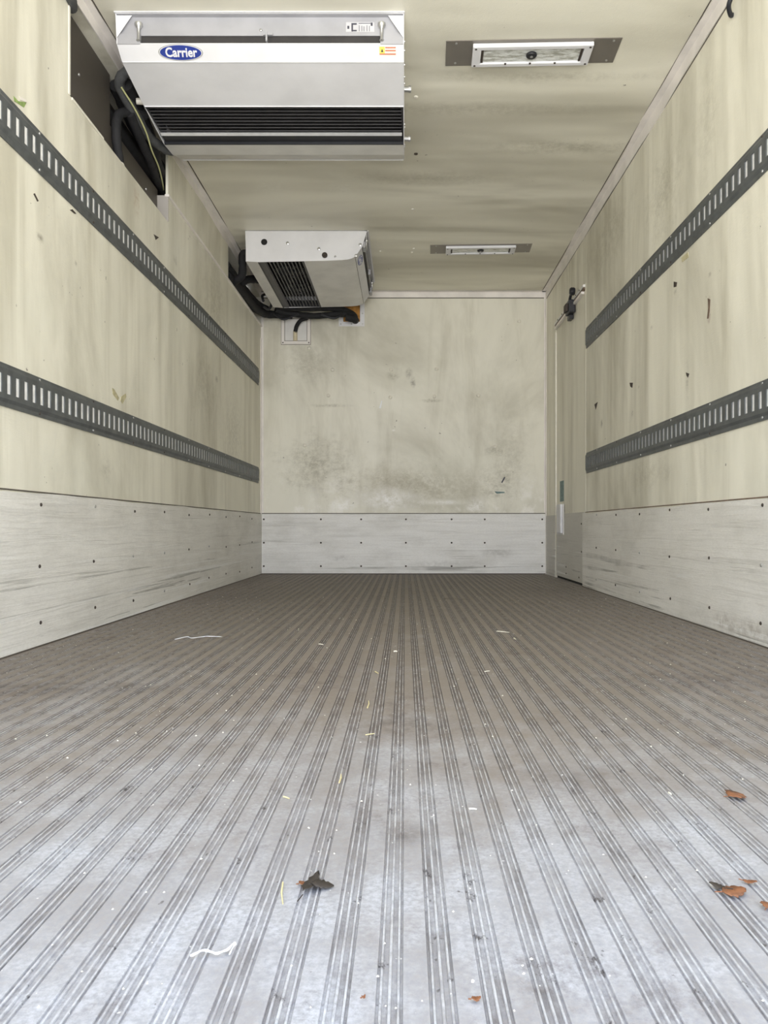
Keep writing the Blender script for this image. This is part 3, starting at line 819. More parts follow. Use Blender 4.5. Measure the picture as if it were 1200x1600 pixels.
def evaporator(loc, rotz, L, prof, lip, grille, label, far_unit=False):
    """local frame: x along the unit, y from its front to its back, z down from the ceiling is negative.
    prof: outline (y, depth) from front top round to back top; lip: index where the front cover starts; grille: (y0, y1)"""
    t_ = thing('evaporator_unit', loc, label, 'cooling unit', 'ceiling cooling units')
    t_.rotation_euler = (0, 0, rotz)
    D = lambda y: next(prof[i][1] + (prof[i + 1][1] - prof[i][1]) * (y - prof[i][0]) / max(prof[i + 1][0] - prof[i][0], 1e-6)
                       for i in range(len(prof) - 1) if prof[i][0] - 1e-6 <= y <= prof[i + 1][0] + 1e-6)
    def B(name, b, mat, par=None, **k):
        return b.build(name, mat, par or t_, local=True, **k)
    W_ = 'white'
    # end plates
    for x in (0.0, L - 0.003):
        out = [(x, y, -d) for y, d in prof]
        b = MB().prism(out, 0.003, (1, 0, 0))
        ep = B('end_plate', b, W_, bevel=0.0008)
        if x == 0.0 and far_unit:
            B('cable_hole', MB().lathe((-0.0005, 0.660, -0.075), (-1, 0, 0), [(0, 0.0185), (0.002, 0.020), (0.003, 0.019)], 18), 'rubber', ep)
            for y, z, r in ((0.510, 0.082, .010), (0.310, 0.118, .010), (0.045, 0.092, .010), (0.072, 0.160, .009), (0.205, 0.168, .007), (0.018, 0.106, .006)):
                B('screw', MB().lathe((0, y, -z), (-1, 0, 0), [(-0.001, r), (0.003, r), (0.005, r * 0.4)], 12), 'rivet', ep)
            B('drain_fitting', MB().lathe((0, 0.272, -0.160), (-1, 0, 0), [(-0.001, 0.018), (0.008, 0.018), (0.010, 0.010), (0.022, 0.010), (0.023, 0.004)], 14), 'rivetd', ep)
    # top plate
    yb = prof[-1][0]
    B('top_plate', MB().box(0, L, 0.0, yb, -0.004, 0.0), 'alu')
    B('mounting_flange', MB().box(0.0 if far_unit else -0.002, L + 0.002, -0.010, 0.012, -0.003, 0.0), 'white')
    # channel behind the front lip
    B('channel_plate', MB().box(0.003, L - 0.003, 0.020, 0.023, -0.072, -0.003), 'alu')
    for s, x0 in ((1, 0.003), (-1, L - 0.003)):
        B('corner_gusset', MB().prism([(x0, 0.0055, -0.006), (x0 + s * 0.056, 0.0055, -0.006), (x0, 0.0055, -0.088)], 0.002, (0, 1, 0)), 'white')
        B('end_bracket', MB().box(min(x0, x0 + s * 0.085), max(x0, x0 + s * 0.085), 0.012, 0.030, -0.108, -0.070), 'alu')
        B('mounting_bolt', MB().lathe((x0 + s * 0.080, 0.010, -0.030), (0, 0, -1),
          [(0, 0.010), (0.003, 0.0145), (0.010, 0.0145), (0.018, 0.009), (0.022, 0.006), (0.060, 0.006), (0.066, 0.009), (0.070, 0.004)], 14), 'rivet', smooth=True)
    B('support_bracket', MB().box(0.555, 0.561, 0.004, 0.02, -0.100, -0.066).box(0.545, 0.58, 0.010, 0.02, -0.075, -0.066), 'alu')
    B('screw', MB().lathe((0.535, 0.020, -0.052), (0, -1, 0), [(0, 0.006), (0.003, 0.005), (0.004, 0.001)], 12), 'rivet')
    B('inner_casing', MB().box(0.004, L - 0.004, 0.024, yb - 0.02, -0.100 if not far_unit else -0.1, -0.005), 'dark')
    # sheet along the profile
    def sheet(pts, x0, x1, th=0.003):
        b = MB()
        nrm = []
        for i in range(len(pts)):
            a, c = Vector(pts[max(i - 1, 0)]), Vector(pts[min(i + 1, len(pts) - 1)])
            dd = (c - a).normalized()
            nrm.append(Vector((dd.y, -dd.x)))      # towards the inside (less depth)
        inner = [Vector(p) + n_ * th * (1 if n_.y < 0 else -1) for p, n_ in zip(pts, nrm)]
        vv = [(x, p[0], -p[1]) for x in (x0, x1) for p in pts] + [(x, p[0], -p[1]) for x in (x0, x1) for p in inner]
        k = len(pts)
        ff = []
        for i in range(k - 1):
            ff += [(i, i + 1, k + i + 1, k + i), (2 * k + i, 3 * k + i, 3 * k + i + 1, 2 * k + i + 1),
                   (i, 2 * k + i, 2 * k + i + 1, i + 1), (k + i, k + i + 1, 3 * k + i + 1, 3 * k + i)]
        ff += [(0, k, 3 * k, 2 * k), (k - 1, 3 * k - 1, 4 * k - 1, 2 * k - 1)]
        return b.add(vv, ff)
    g0, g1 = grille
    seam = lip + 1 if not far_unit else lip + 1
    front = [prof[i] for i in range(lip, seam + 1)]
    fp = B('front_panel', sheet(front, 0.003, L - 0.003), W_)
    body = [prof[seam]] + [p for p in prof[seam + 1:] if p[0] < g0 - 1e-6] + [(g0, D(g0))]
    B('cover_panel', sheet(body, 0.003, L - 0.003), 'white' if not far_unit else 'whited', smooth=far_unit)
    y_, d_ = prof[seam]
    B('seam_bead', MB().box(0.003, L - 0.003, y_ - 0.0012, y_ + 0.0012, -d_ - 0.0016, -d_ + 0.001), 'white' if not far_unit else 'trimd')
    B('panel_lip', MB().box(0.003, L - 0.003, g0 - 0.004, g0, -D(g0) - 0.002, -D(g0) + 0.012), 'white')
    rear = [(g1, D(g1))] + [p for p in prof if p[0] > g1 + 1e-6][:-1]
    B('rear_panel', sheet(rear, 0.003, L - 0.003), 'whited')
    B('rear_plate', MB().box(0.003, L - 0.003, yb - 0.006, yb - 0.003, -prof[-2][1], -0.004), 'whited')
    # grille: dark well, slats, bright bar
    zg = lambda y: -D(y)
    B('grille_well', MB().box(0.006, L - 0.006, g0, g1, -0.115, -0.105), 'dark')
    gr = B('grille_frame', MB().box(0.003, L - 0.003, g0 - 0.002, g0 + 0.006, zg(g0) - 0.001, zg(g0) + 0.05)
           .box(0.003, L - 0.003, g1 - 0.006, g1 + 0.002, zg(g1) - 0.001, zg(g1) + 0.05)
           .box(0.003, 0.012, g0, g1, zg(g0) - 0.0, zg(g0) + 0.05).box(L - 0.012, L - 0.003, g0, g1, zg(g0) - 0.0, zg(g0) + 0.05), 'black')
    if not far_unit:
        gs = g0 + 0.168
        ns = 8
        for i in range(ns):
            y = g0 + 0.012 + (gs - g0 - 0.014) * i / (ns - 1)
            z = zg(y) + 0.004
            B('slat', MB().prism([(0.012, y - 0.002, z - 0.003), (0.012, y + 0.011, z + 0.001), (0.012, y + 0.011, z + 0.003), (0.012, y - 0.002, z + 0.001)], L - 0.024, (1, 0, 0)), 'slat', gr)
        y = g0 + 0.188
        B('outlet_blade', MB().prism([(0.010, y - 0.011, zg(y) + 0.001), (0.010, y + 0.003, zg(y) - 0.004), (0.010, y + 0.010, zg(y) + 0.001), (0.010, y + 0.008, zg(y) + 0.006), (0.010, y - 0.009, zg(y) + 0.005)], L - 0.020, (1, 0, 0)), 'chrome', gr)
        B('outlet_tray', MB().box(0.010, L - 0.010, y + 0.013, g1 - 0.004, zg(y) + 0.002, zg(y) + 0.006), 'black', gr)
    else:
        ns = 11
        for i in range(ns):
            y = g0 + 0.012 + (g1 - g0 - 0.06) * i / (ns - 1)
            z = zg(y) + 0.003
            B('slat', MB().prism([(0.012, y - 0.004, z), (0.012, y + 0.004, z), (0.012, y + 0.001, z + 0.016), (0.012, y - 0.001, z + 0.016)], L - 0.024, (1, 0, 0)), 'slat', gr)
        B('grille_border', MB().box(0.01, L - 0.01, g1 - 0.045, g1 - 0.004, zg(g1) + 0.001, zg(g1) + 0.006), 'slat', gr)
        for fx in (0.34, 0.72):
            cy = (g0 + g1 - 0.04) / 2
            fan = B('fan', MB().lathe((fx, cy, -0.135), (0, 0, -1), [(0, 0.030), (0.02, 0.030), (0.024, 0.022), (0.026, 0.005)], 18), 'black')
            for k in range(7):
                a = 2 * PI * k / 7
                ca, sa = math.cos(a), math.sin(a)
                P_ = lambda r, w, z: (fx + ca * r - sa * w, cy + sa * r + ca * w, z)
                B('fan_blade', MB().prism([P_(0.028, -0.012, -0.150), P_(0.105, -0.030, -0.156), P_(0.108, 0.022, -0.138), P_(0.028, 0.012, -0.140)], 0.002, (0, 0, 1)), 'black', fan)
            B('fan_ring', MB().tube([(fx + 0.115 * math.cos(2 * PI * k / 28), cy + 0.115 * math.sin(2 * PI * k / 28), -0.15) for k in range(29)], 0.004, 6), 'black', fan)
        for i in range(9):
            x = L - 0.006
            y = g0 + 0.01 + (g1 - g0 - 0.06) * i / 8
            B('vent_notch', MB().prism([(x, y, zg(y) - 0.001), (x, y + 0.016, zg(y) - 0.001), (x, y + 0.008, zg(y) - 0.001 + 0.0)], 0.004, (1, 0, 0)), 'white', gr) if False else None
    # badge on the front panel
    a, c = Vector((0, prof[lip][0], -prof[lip][1])), Vector((0, prof[seam][0], -prof[seam][1]))
    up = (a - c)
    H = up.length
    up.normalize()
    right = Vector((1, 0, 0))
    nrm = right.cross(up)
    def frame(o, x, t):
        pos = c + up * (H * t) + Vector((x, 0, 0)) + nrm * 0.0006
        o.matrix_local = Matrix((( right.x, up.x, nrm.x, pos.x), (right.y, up.y, nrm.y, pos.y), (right.z, up.z, nrm.z, pos.z), (0, 0, 0, 1)))
    bx = 0.231 if not far_unit else 0.155
    hw, hh = 0.083, min(0.030, H * 0.46)
    def flat(poly, z0, z1):
        return MB().prism([(p[0], p[1], z0) for p in poly], z1 - z0, (0, 0, 1))
    badge = B('badge', flat(oval(0, 0, hw, hh), 0, 0.0012), 'rivet')
    frame(badge, bx, 0.53)
    B('badge_rim', flat(oval(0, 0, hw * 0.965, hh * 0.94), 0.0012, 0.0018), 'white', badge)
    B('badge_field', flat(oval(0, 0, hw * 0.93, hh * 0.88), 0.0018, 0.0024), 'blue', badge)
    lt = bpy.data.objects.new('lettering', text_mesh('Carrier', hh * 1.55, 0.14, 0.0012 if not far_unit else 0.0003))
    lt.data.materials.append(M['white'])
    C.objects.link(lt)
    lt.parent = badge
    xs_ = [v.co.x for v in lt.data.vertices]
    lt.scale = (hw * 1.44 / (max(xs_) - min(xs_)), 1, 1)
    lt.location = (0, 0, 0.0030)
    if not far_unit:
        wl = B('warning_label', flat([(-0.032, -0.016), (0.032, -0.016), (0.032, 0.017), (-0.032, 0.017)], 0, 0.0006), 'paper')
        frame(wl, 1.006, 0.60)
        B('warning_square', flat([(-0.030, -0.008), (-0.010, -0.008), (-0.010, 0.016), (-0.030, 0.016)], 0.0006, 0.0010), 'yellow', wl)
        B('warning_triangle', flat([(-0.0245, -0.003), (-0.0155, -0.003), (-0.020, 0.009)], 0.0010, 0.0014), 'ink', wl)
        for yy, x0 in ((0.0125, -0.008), (0.002, -0.008), (-0.0105, -0.030)):
            B('warning_text_line', flat([(x0, yy - 0.0022), (0.031, yy - 0.0022), (0.031, yy + 0.0022), (x0, yy + 0.0022)], 0.0006, 0.0010), 'red', wl)
        # wiring label on the channel plate
        sl = B('wiring_label', MB().box(0.852, 0.957, 0.0192, 0.0200, -0.058, -0.022), 'film')
        q = lambda x0, x1, z0, z1: MB().box(x0, x1, 0.0186, 0.0192, z0, z1)
        B('printed_mark', q(0.857, 0.864, -0.047, -0.036), 'ink', sl)
        B('printed_symbol', MB().box(0.872, 0.878, 0.0186, 0.0192, -0.057, -0.026).box(0.878, 0.892, 0.0186, 0.0192, -0.032, -0.026).box(0.878, 0.892, 0.0186, 0.0192, -0.056, -0.051), 'ink', sl)
        B('printed_text_line', q(0.899, 0.944, -0.0275, -0.0255), 'ink', sl)
        for i, x in enumerate((0.900, 0.910, 0.918, 0.929, 0.938)):
            B('printed_text_line', q(x, x + 0.0018, -0.056, -0.034 - 0.002 * (i % 3)), 'ink', sl)
        B('printed_mark', q(0.944, 0.951, -0.036, -0.024), 'ink', sl)
        # fittings on the exposed end
        for y, z in ((0.300, 0.112), (0.655, 0.135)):
            B('end_knob', MB().lathe((L, y, -z), (1, 0, 0), [(-0.001, 0.011), (0.018, 0.011), (0.018, 0.0135), (0.028, 0.0135), (0.029, 0.004)], 14), 'rivet')
        for y, z in ((0.05, .075), (0.08, .09), (0.12, .12), (0.2, .12), (0.28, .10), (0.5, .15), (0.6, .11), (0.76, .12), (0.78, .1)):
            B('screw', MB().lathe((L, y, -z), (1, 0, 0), [(-0.001, 0.0045), (0.003, 0.0045), (0.0045, 0.002)], 10), 'rivet')
    return t_


ZE = ZC
prof1 = [(0.0, 0.002), (0.012, 0.106), (0.068, 0.141), (0.315, 0.175), (0.575, 0.201), (0.700, 0.186), (0.845, 0.138), (0.862, 0.002)]
u1 = evaporator((-1.072, 2.845, ZE), 0.0, 1.068, prof1, 1, (0.315, 0.575),
                'white ceiling cooling unit nearest the opening, hung crosswise with a blue oval badge')
prof2 = [(0.0, 0.002), (0.005, 0.072), (0.036, 0.123), (0.060, 0.150), (0.087, 0.174), (0.110, 0.183), (0.138, 0.1885), (0.250, 0.194), (0.405, 0.197), (0.700, 0.203), (0.774, 0.190), (0.782, 0.002)]
prof2 = [(0.0, 0.002), (0.034, 0.108), (0.078, 0.168), (0.098, 0.179), (0.125, 0.186), (0.165, 0.190), (0.260, 0.194), (0.405, 0.197), (0.700, 0.203), (0.776, 0.198), (0.782, 0.002)]
u2 = evaporator((-0.243, 4.93, ZE), PI / 2, 1.03, prof2, 1, (0.405, 0.700),
                'white ceiling cooling unit beside the bulkhead, turned lengthwise with the grille underneath', True)

# ================================================================== CEILING LAMPS
def lamp(loc, rz, label):
    t_ = thing('ceiling_lamp', loc, label, 'lamp', 'ceiling strip lamps')
    t_.rotation_euler = (0, 0, rz)
    def B(name, b, mat, par=None, **k):
        return b.build(name, mat, par or t_, local=True, **k)
    hx, hy = 0.342, 0.081
    B('backing_plate', MB().prism([(-hx, -hy, 0), (hx, -hy, 0), (hx, hy - 0.004, 0), (-hx, hy, 0)], 0.003, (0, 0, -1)), 'taupe')
    for x in (-hx + 0.04, hx - 0.03):
        for y in (-hy + 0.015, hy - 0.02):
            B('screw', MB().lathe((x, y, -0.003), (0, 0, -1), [(-0.001, 0.005), (0.002, 0.005), (0.003, 0.002)], 10), 'rivet')
    fx, fy = 0.236, 0.066
    fr = B('lamp_frame', MB().rbox(-fx, fx, -fy, -fy + 0.022, -0.020, -0.003, 0.003).rbox(-fx, fx, fy - 0.022, fy, -0.020, -0.003, 0.003)
           .rbox(-fx, -fx + 0.034, -fy + 0.018, fy - 0.018, -0.0198, -0.003, 0.003).rbox(fx - 0.034, fx, -fy + 0.018, fy - 0.018, -0.0198, -0.003, 0.003), 'white')
    for x in (-fx + 0.012, fx - 0.012):
        for y in (-fy + 0.012, fy - 0.012):
            B('frame_screw', MB().lathe((x, y, -0.020), (0, 0, -1), [(-0.001, 0.0045), (0.0015, 0.0045)], 10), 'rivetd', fr)
    for x in (-0.10, 0.0, 0.10):
        B('lens_clip', MB().box(x - 0.004, x + 0.004, fy - 0.026, fy - 0.018, -0.022, -0.019), 'rivetd', fr)
    ln = B('lens', MB().rbox(-fx + 0.036, fx - 0.036, -fy + 0.023, fy - 0.023, -0.013, -0.004, 0.003), 'lens')
    for x in (-fx + 0.040, fx - 0.040):
        B('end_cap', MB().box(x - 0.004, x + 0.004, -fy + 0.026, fy - 0.026, -0.017, -0.012), 'rivetd', ln)
    kn = B('switch_knob', MB().lathe((0, -0.004, -0.012), (0, 0, -1), [(0, 0.021), (0.006, 0.022), (0.010, 0.019), (0.011, 0.008)], 20), 'black', smooth=True)
    B('knob_centre', MB().lathe((0, -0.004, -0.0225), (0, 0, -1), [(0, 0.006), (0.002, 0.006), (0.003, 0.003)], 12), 'rivet', kn)
    return t_
lp = lamp((0.505, 3.078, ZC), math.radians(-1.7), 'white framed strip lamp on a taupe plate, beside the nearest cooling unit')
lp2 = copy_tree(lp)
lp2.location = (0.514, 5.250, ZC)
lp2.rotation_euler = (0, 0, math.radians(-2.2))
lp2['label'] = 'white framed strip lamp on a taupe plate, closer to the bulkhead'

# plugs and small screws in the ceiling
for i, (x, y, mt) in enumerate(((0.048, 3.40, 'stud'), (0.055, 3.917, 'rivetd'), (0.045, 4.60, 'stud'), (0.06, 5.25, 'stud'), (0.05, 5.32, 'stud'), (-0.17, 5.30, 'stud'))):
    MB().lathe((x, y, ZC), (0, 0, -1), [(-0.001, 0.010), (0.004, 0.009), (0.006, 0.004)], 12).build('ceiling_plug', mt, ceil, True)

# ================================================================== BULKHEAD HATCHES
def frame_box(b, h, w, y0, y1):
    b.box(h[0], h[1], y0, y1, h[2], h[2] + w)
    b.box(h[0], h[1], y0, y1, h[3] - w, h[3])
    b.box(h[0], h[0] + w, y0, y1, h[2] + w, h[3] - w)
    b.box(h[1] - w, h[1], y0, y1, h[2] + w, h[3] - w)
    return b
t_ = thing('service_hatch', ((H1[0] + H1[1]) / 2, YB, H1[2]), 'square pale service hatch with a beige pipe stub, on the bulkhead', 'hatch')
frame_box(MB(), H1, 0.024, YB - 0.008, YB - 0.0005).build('hatch_frame', 'trim', t_)
frame_box(MB(), (H1[0] - 0.004, H1[1] + 0.004, H1[2] - 0.004, H1[3] + 0.004), 0.005, YB - 0.0025, YB - 0.0005).build('sealant_bead', 'taupe', t_)
MB().box(H1[0] + 0.024, H1[1] - 0.024, YB - 0.003, YB - 0.0005, H1[2] + 0.024, H1[3] - 0.024).build('hatch_cover', 'whited', t_)
frame_box(MB(), (H1[0] + 0.023, H1[1] - 0.023, H1[2] + 0.023, H1[3] - 0.023), 0.006, YB - 0.0055, YB - 0.002).build('hatch_gasket', 'taupe', t_)
for x in (H1[0] + 0.012, H1[1] - 0.012):
    for z in (H1[2] + 0.012, H1[3] - 0.012):
        MB().lathe((x, YB - 0.008, z), (0, -1, 0), [(-0.001, 0.006), (0.003, 0.004)], 10).build('screw', 'rivetd', t_)
st = MB().cyl((-0.884, YB - 0.022, 1.880), (-0.884, YB - 0.022, 1.958), 0.016, 16)
for i in range(5):
    st.cyl((-0.884, YB - 0.022, 1.884 + i * 0.015), (-0.884, YB - 0.022, 1.889 + i * 0.015), 0.0175, 16)
st.build('pipe_stub', 'pvc', t_)
t_ = thing('cable_entry_frame', ((H2[0] + H2[1]) / 2, YB, H2[2]), 'pale screwed frame around orange foam where the hoses enter the bulkhead', 'frame')
frame_box(MB(), H2, 0.036, YB - 0.006, YB - 0.0005).build('frame_plate', 'white', t_)
for x in (H2[0] + 0.016, (H2[0] + H2[1]) / 2, H2[1] - 0.016):
    for z in (H2[2] + 0.018, (H2[2] + H2[3]) / 2, H2[3] - 0.018):
        if x == (H2[0] + H2[1]) / 2 and z == (H2[2] + H2[3]) / 2:
            continue
        MB().lathe((x, YB - 0.006, z), (0, -1, 0), [(-0.001, 0.007), (0.003, 0.005)], 10).build('screw', 'rivet', t_)
bm = bmesh.new()
bmesh.ops.create_icosphere(bm, subdivisions=3, radius=1.0)
cx, cz = (hole[0] + hole[1]) / 2, (hole[2] + hole[3]) / 2
sx, sz = (hole[1] - hole[0]) / 2 * 1.02, (hole[3] - hole[2]) / 2 * 1.02
b = MB()
for v in bm.verts:
    k = 1 + 0.05 * math.sin(v.co.x * 9 + v.co.z * 7) + 0.04 * math.sin(v.co.z * 17)
    px = max(-1, min(1, v.co.x * 1.5)) * sx
    pz = max(-1, min(1, v.co.z * 1.5)) * sz
    b.v.append(Vector((cx + px, YB + 0.045 + v.co.y * 0.045 * k, cz + pz)))
b.f = [tuple(v.index for v in f.verts) for f in bm.faces]
bm.free()
b.build('expanding_foam', 'orange', t_, True)

# ================================================================== HOSES AND CABLES
def hose(name, pts, r, mat, label, cat='hose', group=None, k=6, rough=0.0):
    P = smoothline(pts, k)
    rs = [r * (1 + rough * math.sin(i * 1.7) * 0.5 + rough * random.uniform(-.5, .5)) for i in range(len(P))]
    o = MB().tube(P, rs, 12).build(name, mat, None, True)
    # origin at the hose's first point
    c = P[0].copy()
    o.data.transform(Matrix.Translation(-c))
    o.location = c
    return tag(o, label, cat, group)
xw = XL
# front recess
o = hose('drain_hose', [(xw + 0.050, 3.30, 2.145), (xw + 0.012, 3.25, 2.130), (xw - 0.022, 3.185, 2.085), (xw - 0.028, 3.17, 2.00), (xw - 0.026, 3.20, 1.90), (xw - 0.026, 3.20, 1.872)], 0.019, 'foam',
     'black drain hose hanging down the open recess to its lower edge', rough=0.06)
c_ = MB().lathe((xw - 0.026, 3.20, 1.894), (0, 0, -1), [(0, 0.017), (0.010, 0.021), (0.018, 0.020)], 14).build('hose_end', 'stud', o)
hose('suction_hose', [(xw + 0.088, 3.07, 2.190), (xw + 0.050, 3.06, 2.185), (xw + 0.006, 3.12, 2.165), (xw + 0.022, 3.26, 2.125), (xw + 0.030, 3.40, 2.105), (xw + 0.060, 3.52, 2.110), (xw + 0.088, 3.56, 2.12)], 0.021, 'foamg',
     'grey dusty lagged hose looping out of the recess beside the nearest unit', rough=0.10)
hose('suction_hose', [(xw - 0.030, 3.18, 2.205), (xw - 0.045, 3.35, 2.185), (xw - 0.052, 3.6, 2.165), (xw - 0.06, 3.95, 2.16)], 0.030, 'foam',  # added to fill the shadowed void under the trim with black
     'added black lagged hose filling the dark shadow under the ceiling trim in the recess', rough=0.08)
hose('suction_hose', [(xw + 0.010, 3.22, 2.110), (xw + 0.004, 3.38, 2.075), (xw - 0.008, 3.56, 2.050), (xw - 0.038, 3.72, 2.055), (xw - 0.050, 3.95, 2.06)], 0.019, 'foam',
     'black lagged hose sagging lowest at the end of the recess', rough=0.08)
hose('suction_hose', [(xw + 0.030, 3.12, 2.175), (xw + 0.020, 3.3, 2.165), (xw + 0.010, 3.5, 2.130), (xw - 0.030, 3.70, 2.115), (xw - 0.050, 3.95, 2.11)], 0.027, 'foam',
     'thick black lagged hose behind the end plate of the nearest unit', rough=0.08)
hose('suction_hose', [(xw - 0.085, 3.14, 2.10), (xw - 0.088, 3.5, 2.10), (xw - 0.088, 3.95, 2.10)], 0.030, 'foam',  # added black filler where the recess falls into shadow
     'added black lagged pipe filling the shadowed depth of the recess', rough=0.04)
hose('earth_wire', [(xw + 0.02, 3.10, 2.150), (xw + 0.040, 3.20, 2.115), (xw + 0.044, 3.32, 2.085), (xw + 0.036, 3.42, 2.055), (xw + 0.024, 3.55, 2.045), (xw + 0.004, 3.66, 2.040), (xw - 0.03, 3.80, 2.045)], 0.0035, 'wire',
     'thin yellow green wire hanging in front of the recess hoses', 'wire')
hose('hose_stub', [(xw + 0.045, 3.20, 2.150), (xw + 0.088, 3.21, 2.152)], 0.013, 'stud', 'short pale hose stub at the end plate of the nearest unit', 'hose')
hose('cable_conduit', [(xw + 0.012, 2.42, 2.216), (xw + 0.014, 2.55, 2.214), (xw + 0.012, 2.64, 2.200), (xw - 0.008, 2.70, 2.200)], 0.020, 'foamg',
     'grey conduit elbow at the near upper corner of the recess', 'conduit')
# rear recess, beside the second unit
xa = XL
hose('suction_hose', [(-1.035, 5.13, 2.19), (-1.065, 5.12, 2.20), (-1.085, 5.13, 2.185), (-1.088, 5.15, 2.12), (-1.10, 5.17, 2.065), (-1.150, 5.20, 2.040), (-1.19, 5.30, 2.05)], 0.026, 'foam',
     'black lagged hose bent like an S between side wall and the unit beside the bulkhead', rough=0.06)
hose('suction_hose', [(-1.03, 5.52, 2.15), (-1.07, 5.50, 2.15), (-1.11, 5.44, 2.13), (-1.15, 5.42, 2.10), (-1.185, 5.5, 2.07)], 0.027, 'foam',
     'short black lagged hose entering the flank of the unit beside the bulkhead', rough=0.06)
hose('suction_hose', [(-1.184, 5.10, 2.045), (-1.160, 5.35, 2.040), (-1.150, 5.60, 2.040), (-1.140, 5.85, 2.045), (-1.10, 6.06, 2.06), (-1.02, 6.12, 2.07), (-0.9, 6.14, 2.07)], 0.030, 'foam',
     'thick black lagged pipe lying along the open rear recess', rough=0.06)
hose('suction_hose', [(-1.184, 5.07, 2.11), (-1.18, 5.35, 2.11), (-1.17, 5.65, 2.11), (-1.15, 5.95, 2.11), (-1.10, 6.12, 2.11)], 0.028, 'foam',
     'black lagged pipe above the thick one in the open rear recess', rough=0.06)
hose('cable', [(-1.06, 5.75, 2.07), (-1.08, 5.82, 2.13), (-1.06, 5.90, 2.16), (-1.03, 5.93, 2.10), (-1.05, 5.90, 2.05), (-1.08, 5.85, 2.06)], 0.010, 'black', 'looped black cable beside the rear corner of the far unit', 'cable')
hose('cable', [(-1.052, 5.80, 2.118), (-1.055, 5.84, 2.135), (-1.045, 5.88, 2.150)], 0.004, 'rivet', 'short pale wire end beside the looped black cable', 'wire')
# along the bulkhead under the second unit
hose('hose_bundle', [(-1.02, 6.05, 2.09), (-0.95, 6.09, 2.075), (-0.86, 6.10, 2.066), (-0.72, 6.09, 2.050), (-0.60, 6.09, 2.060), (-0.50, 6.11, 2.070), (-0.42, 6.15, 2.075), (-0.40, 6.25, 2.075)], 0.024, 'foam',
     'thick black hose wrapped along the top of the bulkhead to the foam filled opening', rough=0.06)
hose('hose_bundle', [(-0.99, 6.06, 2.105), (-0.80, 6.05, 2.098), (-0.64, 6.06, 2.102), (-0.50, 6.10, 2.105), (-0.43, 6.17, 2.095), (-0.41, 6.25, 2.095)], 0.022, 'foam',
     'black hose pressed against the rear edge of the far unit', rough=0.06)
hose('hose_end', [(-0.47, 6.10, 2.045), (-0.43, 6.11, 2.038), (-0.405, 6.16, 2.045), (-0.40, 6.26, 2.05)], 0.030, 'foam', 'blunt black hose end entering the orange foam', 'hose', rough=0.05)
hose('cable', [(-1.03, 6.05, 2.055), (-0.985, 6.09, 2.030), (-0.95, 6.10, 2.028), (-0.90, 6.09, 2.045), (-0.84, 6.08, 2.060)], 0.008, 'black', 'thin black cable dipping below the hoses near the corner', 'cable')
hose('cable', [(-0.66, 6.05, 2.050), (-0.60, 6.05, 2.030), (-0.555, 6.05, 2.022), (-0.52, 6.06, 2.040), (-0.50, 6.08, 2.062)], 0.009, 'black', 'thin black cable sagging in a loop beside the foam filled opening', 'cable')
hose('drain_hose', [(-0.78, 6.13, 2.045), (-0.83, 6.15, 2.035), (-0.866, 6.17, 2.00), (-0.880, 6.185, 1.965), (-0.884, 6.190, 1.945)], 0.016, 'foam', 'short black drain hose curving down to the beige pipe stub', 'hose')
# ------------------------------------------------ interior latch on the door head
t_ = thing('door_latch', (XR, 5.18, 1.88), 'black latch with knob on a rusty bar across the head of the side door', 'latch')
MB().box(XR - 0.016, XR + 0.003, DY0 + 0.005, DY1 - 0.02, 1.893, 1.909).build('track_upper', 'whited', t_)
MB().box(XR - 0.011, XR + 0.003, DY0 + 0.01, DY1 - 0.02, 1.879, 1.892).build('track_slot', 'rust', t_)
MB().box(XR - 0.016, XR + 0.003, DY0 + 0.05, DY1 - 0.02, 1.862, 1.878).build('track_lower', 'trim', t_)
MB().rbox(XR - 0.045, XR + 0.0, 5.13, 5.25, 1.815, 1.900, 0.006).build('latch_body', 'black', t_)
MB().rbox(XR - 0.060, XR - 0.043, 5.16, 5.23, 1.83, 1.880, 0.004).build('latch_cover', 'rivetd', t_)
MB().tube(smoothline([(XR - 0.035, 5.16, 1.89), (XR - 0.036, 5.13, 1.91), (XR - 0.034, 5.10, 1.93)]), 0.010, 8).build('latch_arm', 'black', t_, True)
MB().lathe((XR - 0.015, 5.09, 1.938), (-1, 0, 0), [(0, 0.022), (0.006, 0.026), (0.026, 0.026), (0.034, 0.018), (0.036, 0.008)], 18).build('latch_knob', 'black', t_, True)
MB().rbox(XR - 0.03, XR, 5.19, 5.26, 1.785, 1.815, 0.005).build('latch_foot', 'black', t_)
for y in (4.95, 5.05, 5.50, 5.65):
    MB().lathe((XR - 0.016, y, 1.901), (-1, 0, 0), [(-0.001, 0.005), (0.003, 0.004)], 10).build('screw', 'rivetd', t_)
# dark hook end high on the door side wall
o = MB().tube(smoothline([(XR - 0.02, 2.60, 2.20), (XR - 0.03, 2.63, 2.165), (XR - 0.012, 2.66, 2.150), (XR, 2.67, 2.155)]), 0.008, 10).build('wall_hook', 'black', None, True)
tag(o, 'small black hook high on the side wall at the picture edge', 'hook')

# ================================================================== DEBRIS ON THE FLOOR
def onF(px, py):
    y = F * EYE / (py - 824)
    return ((px - 633) * y / F, y)

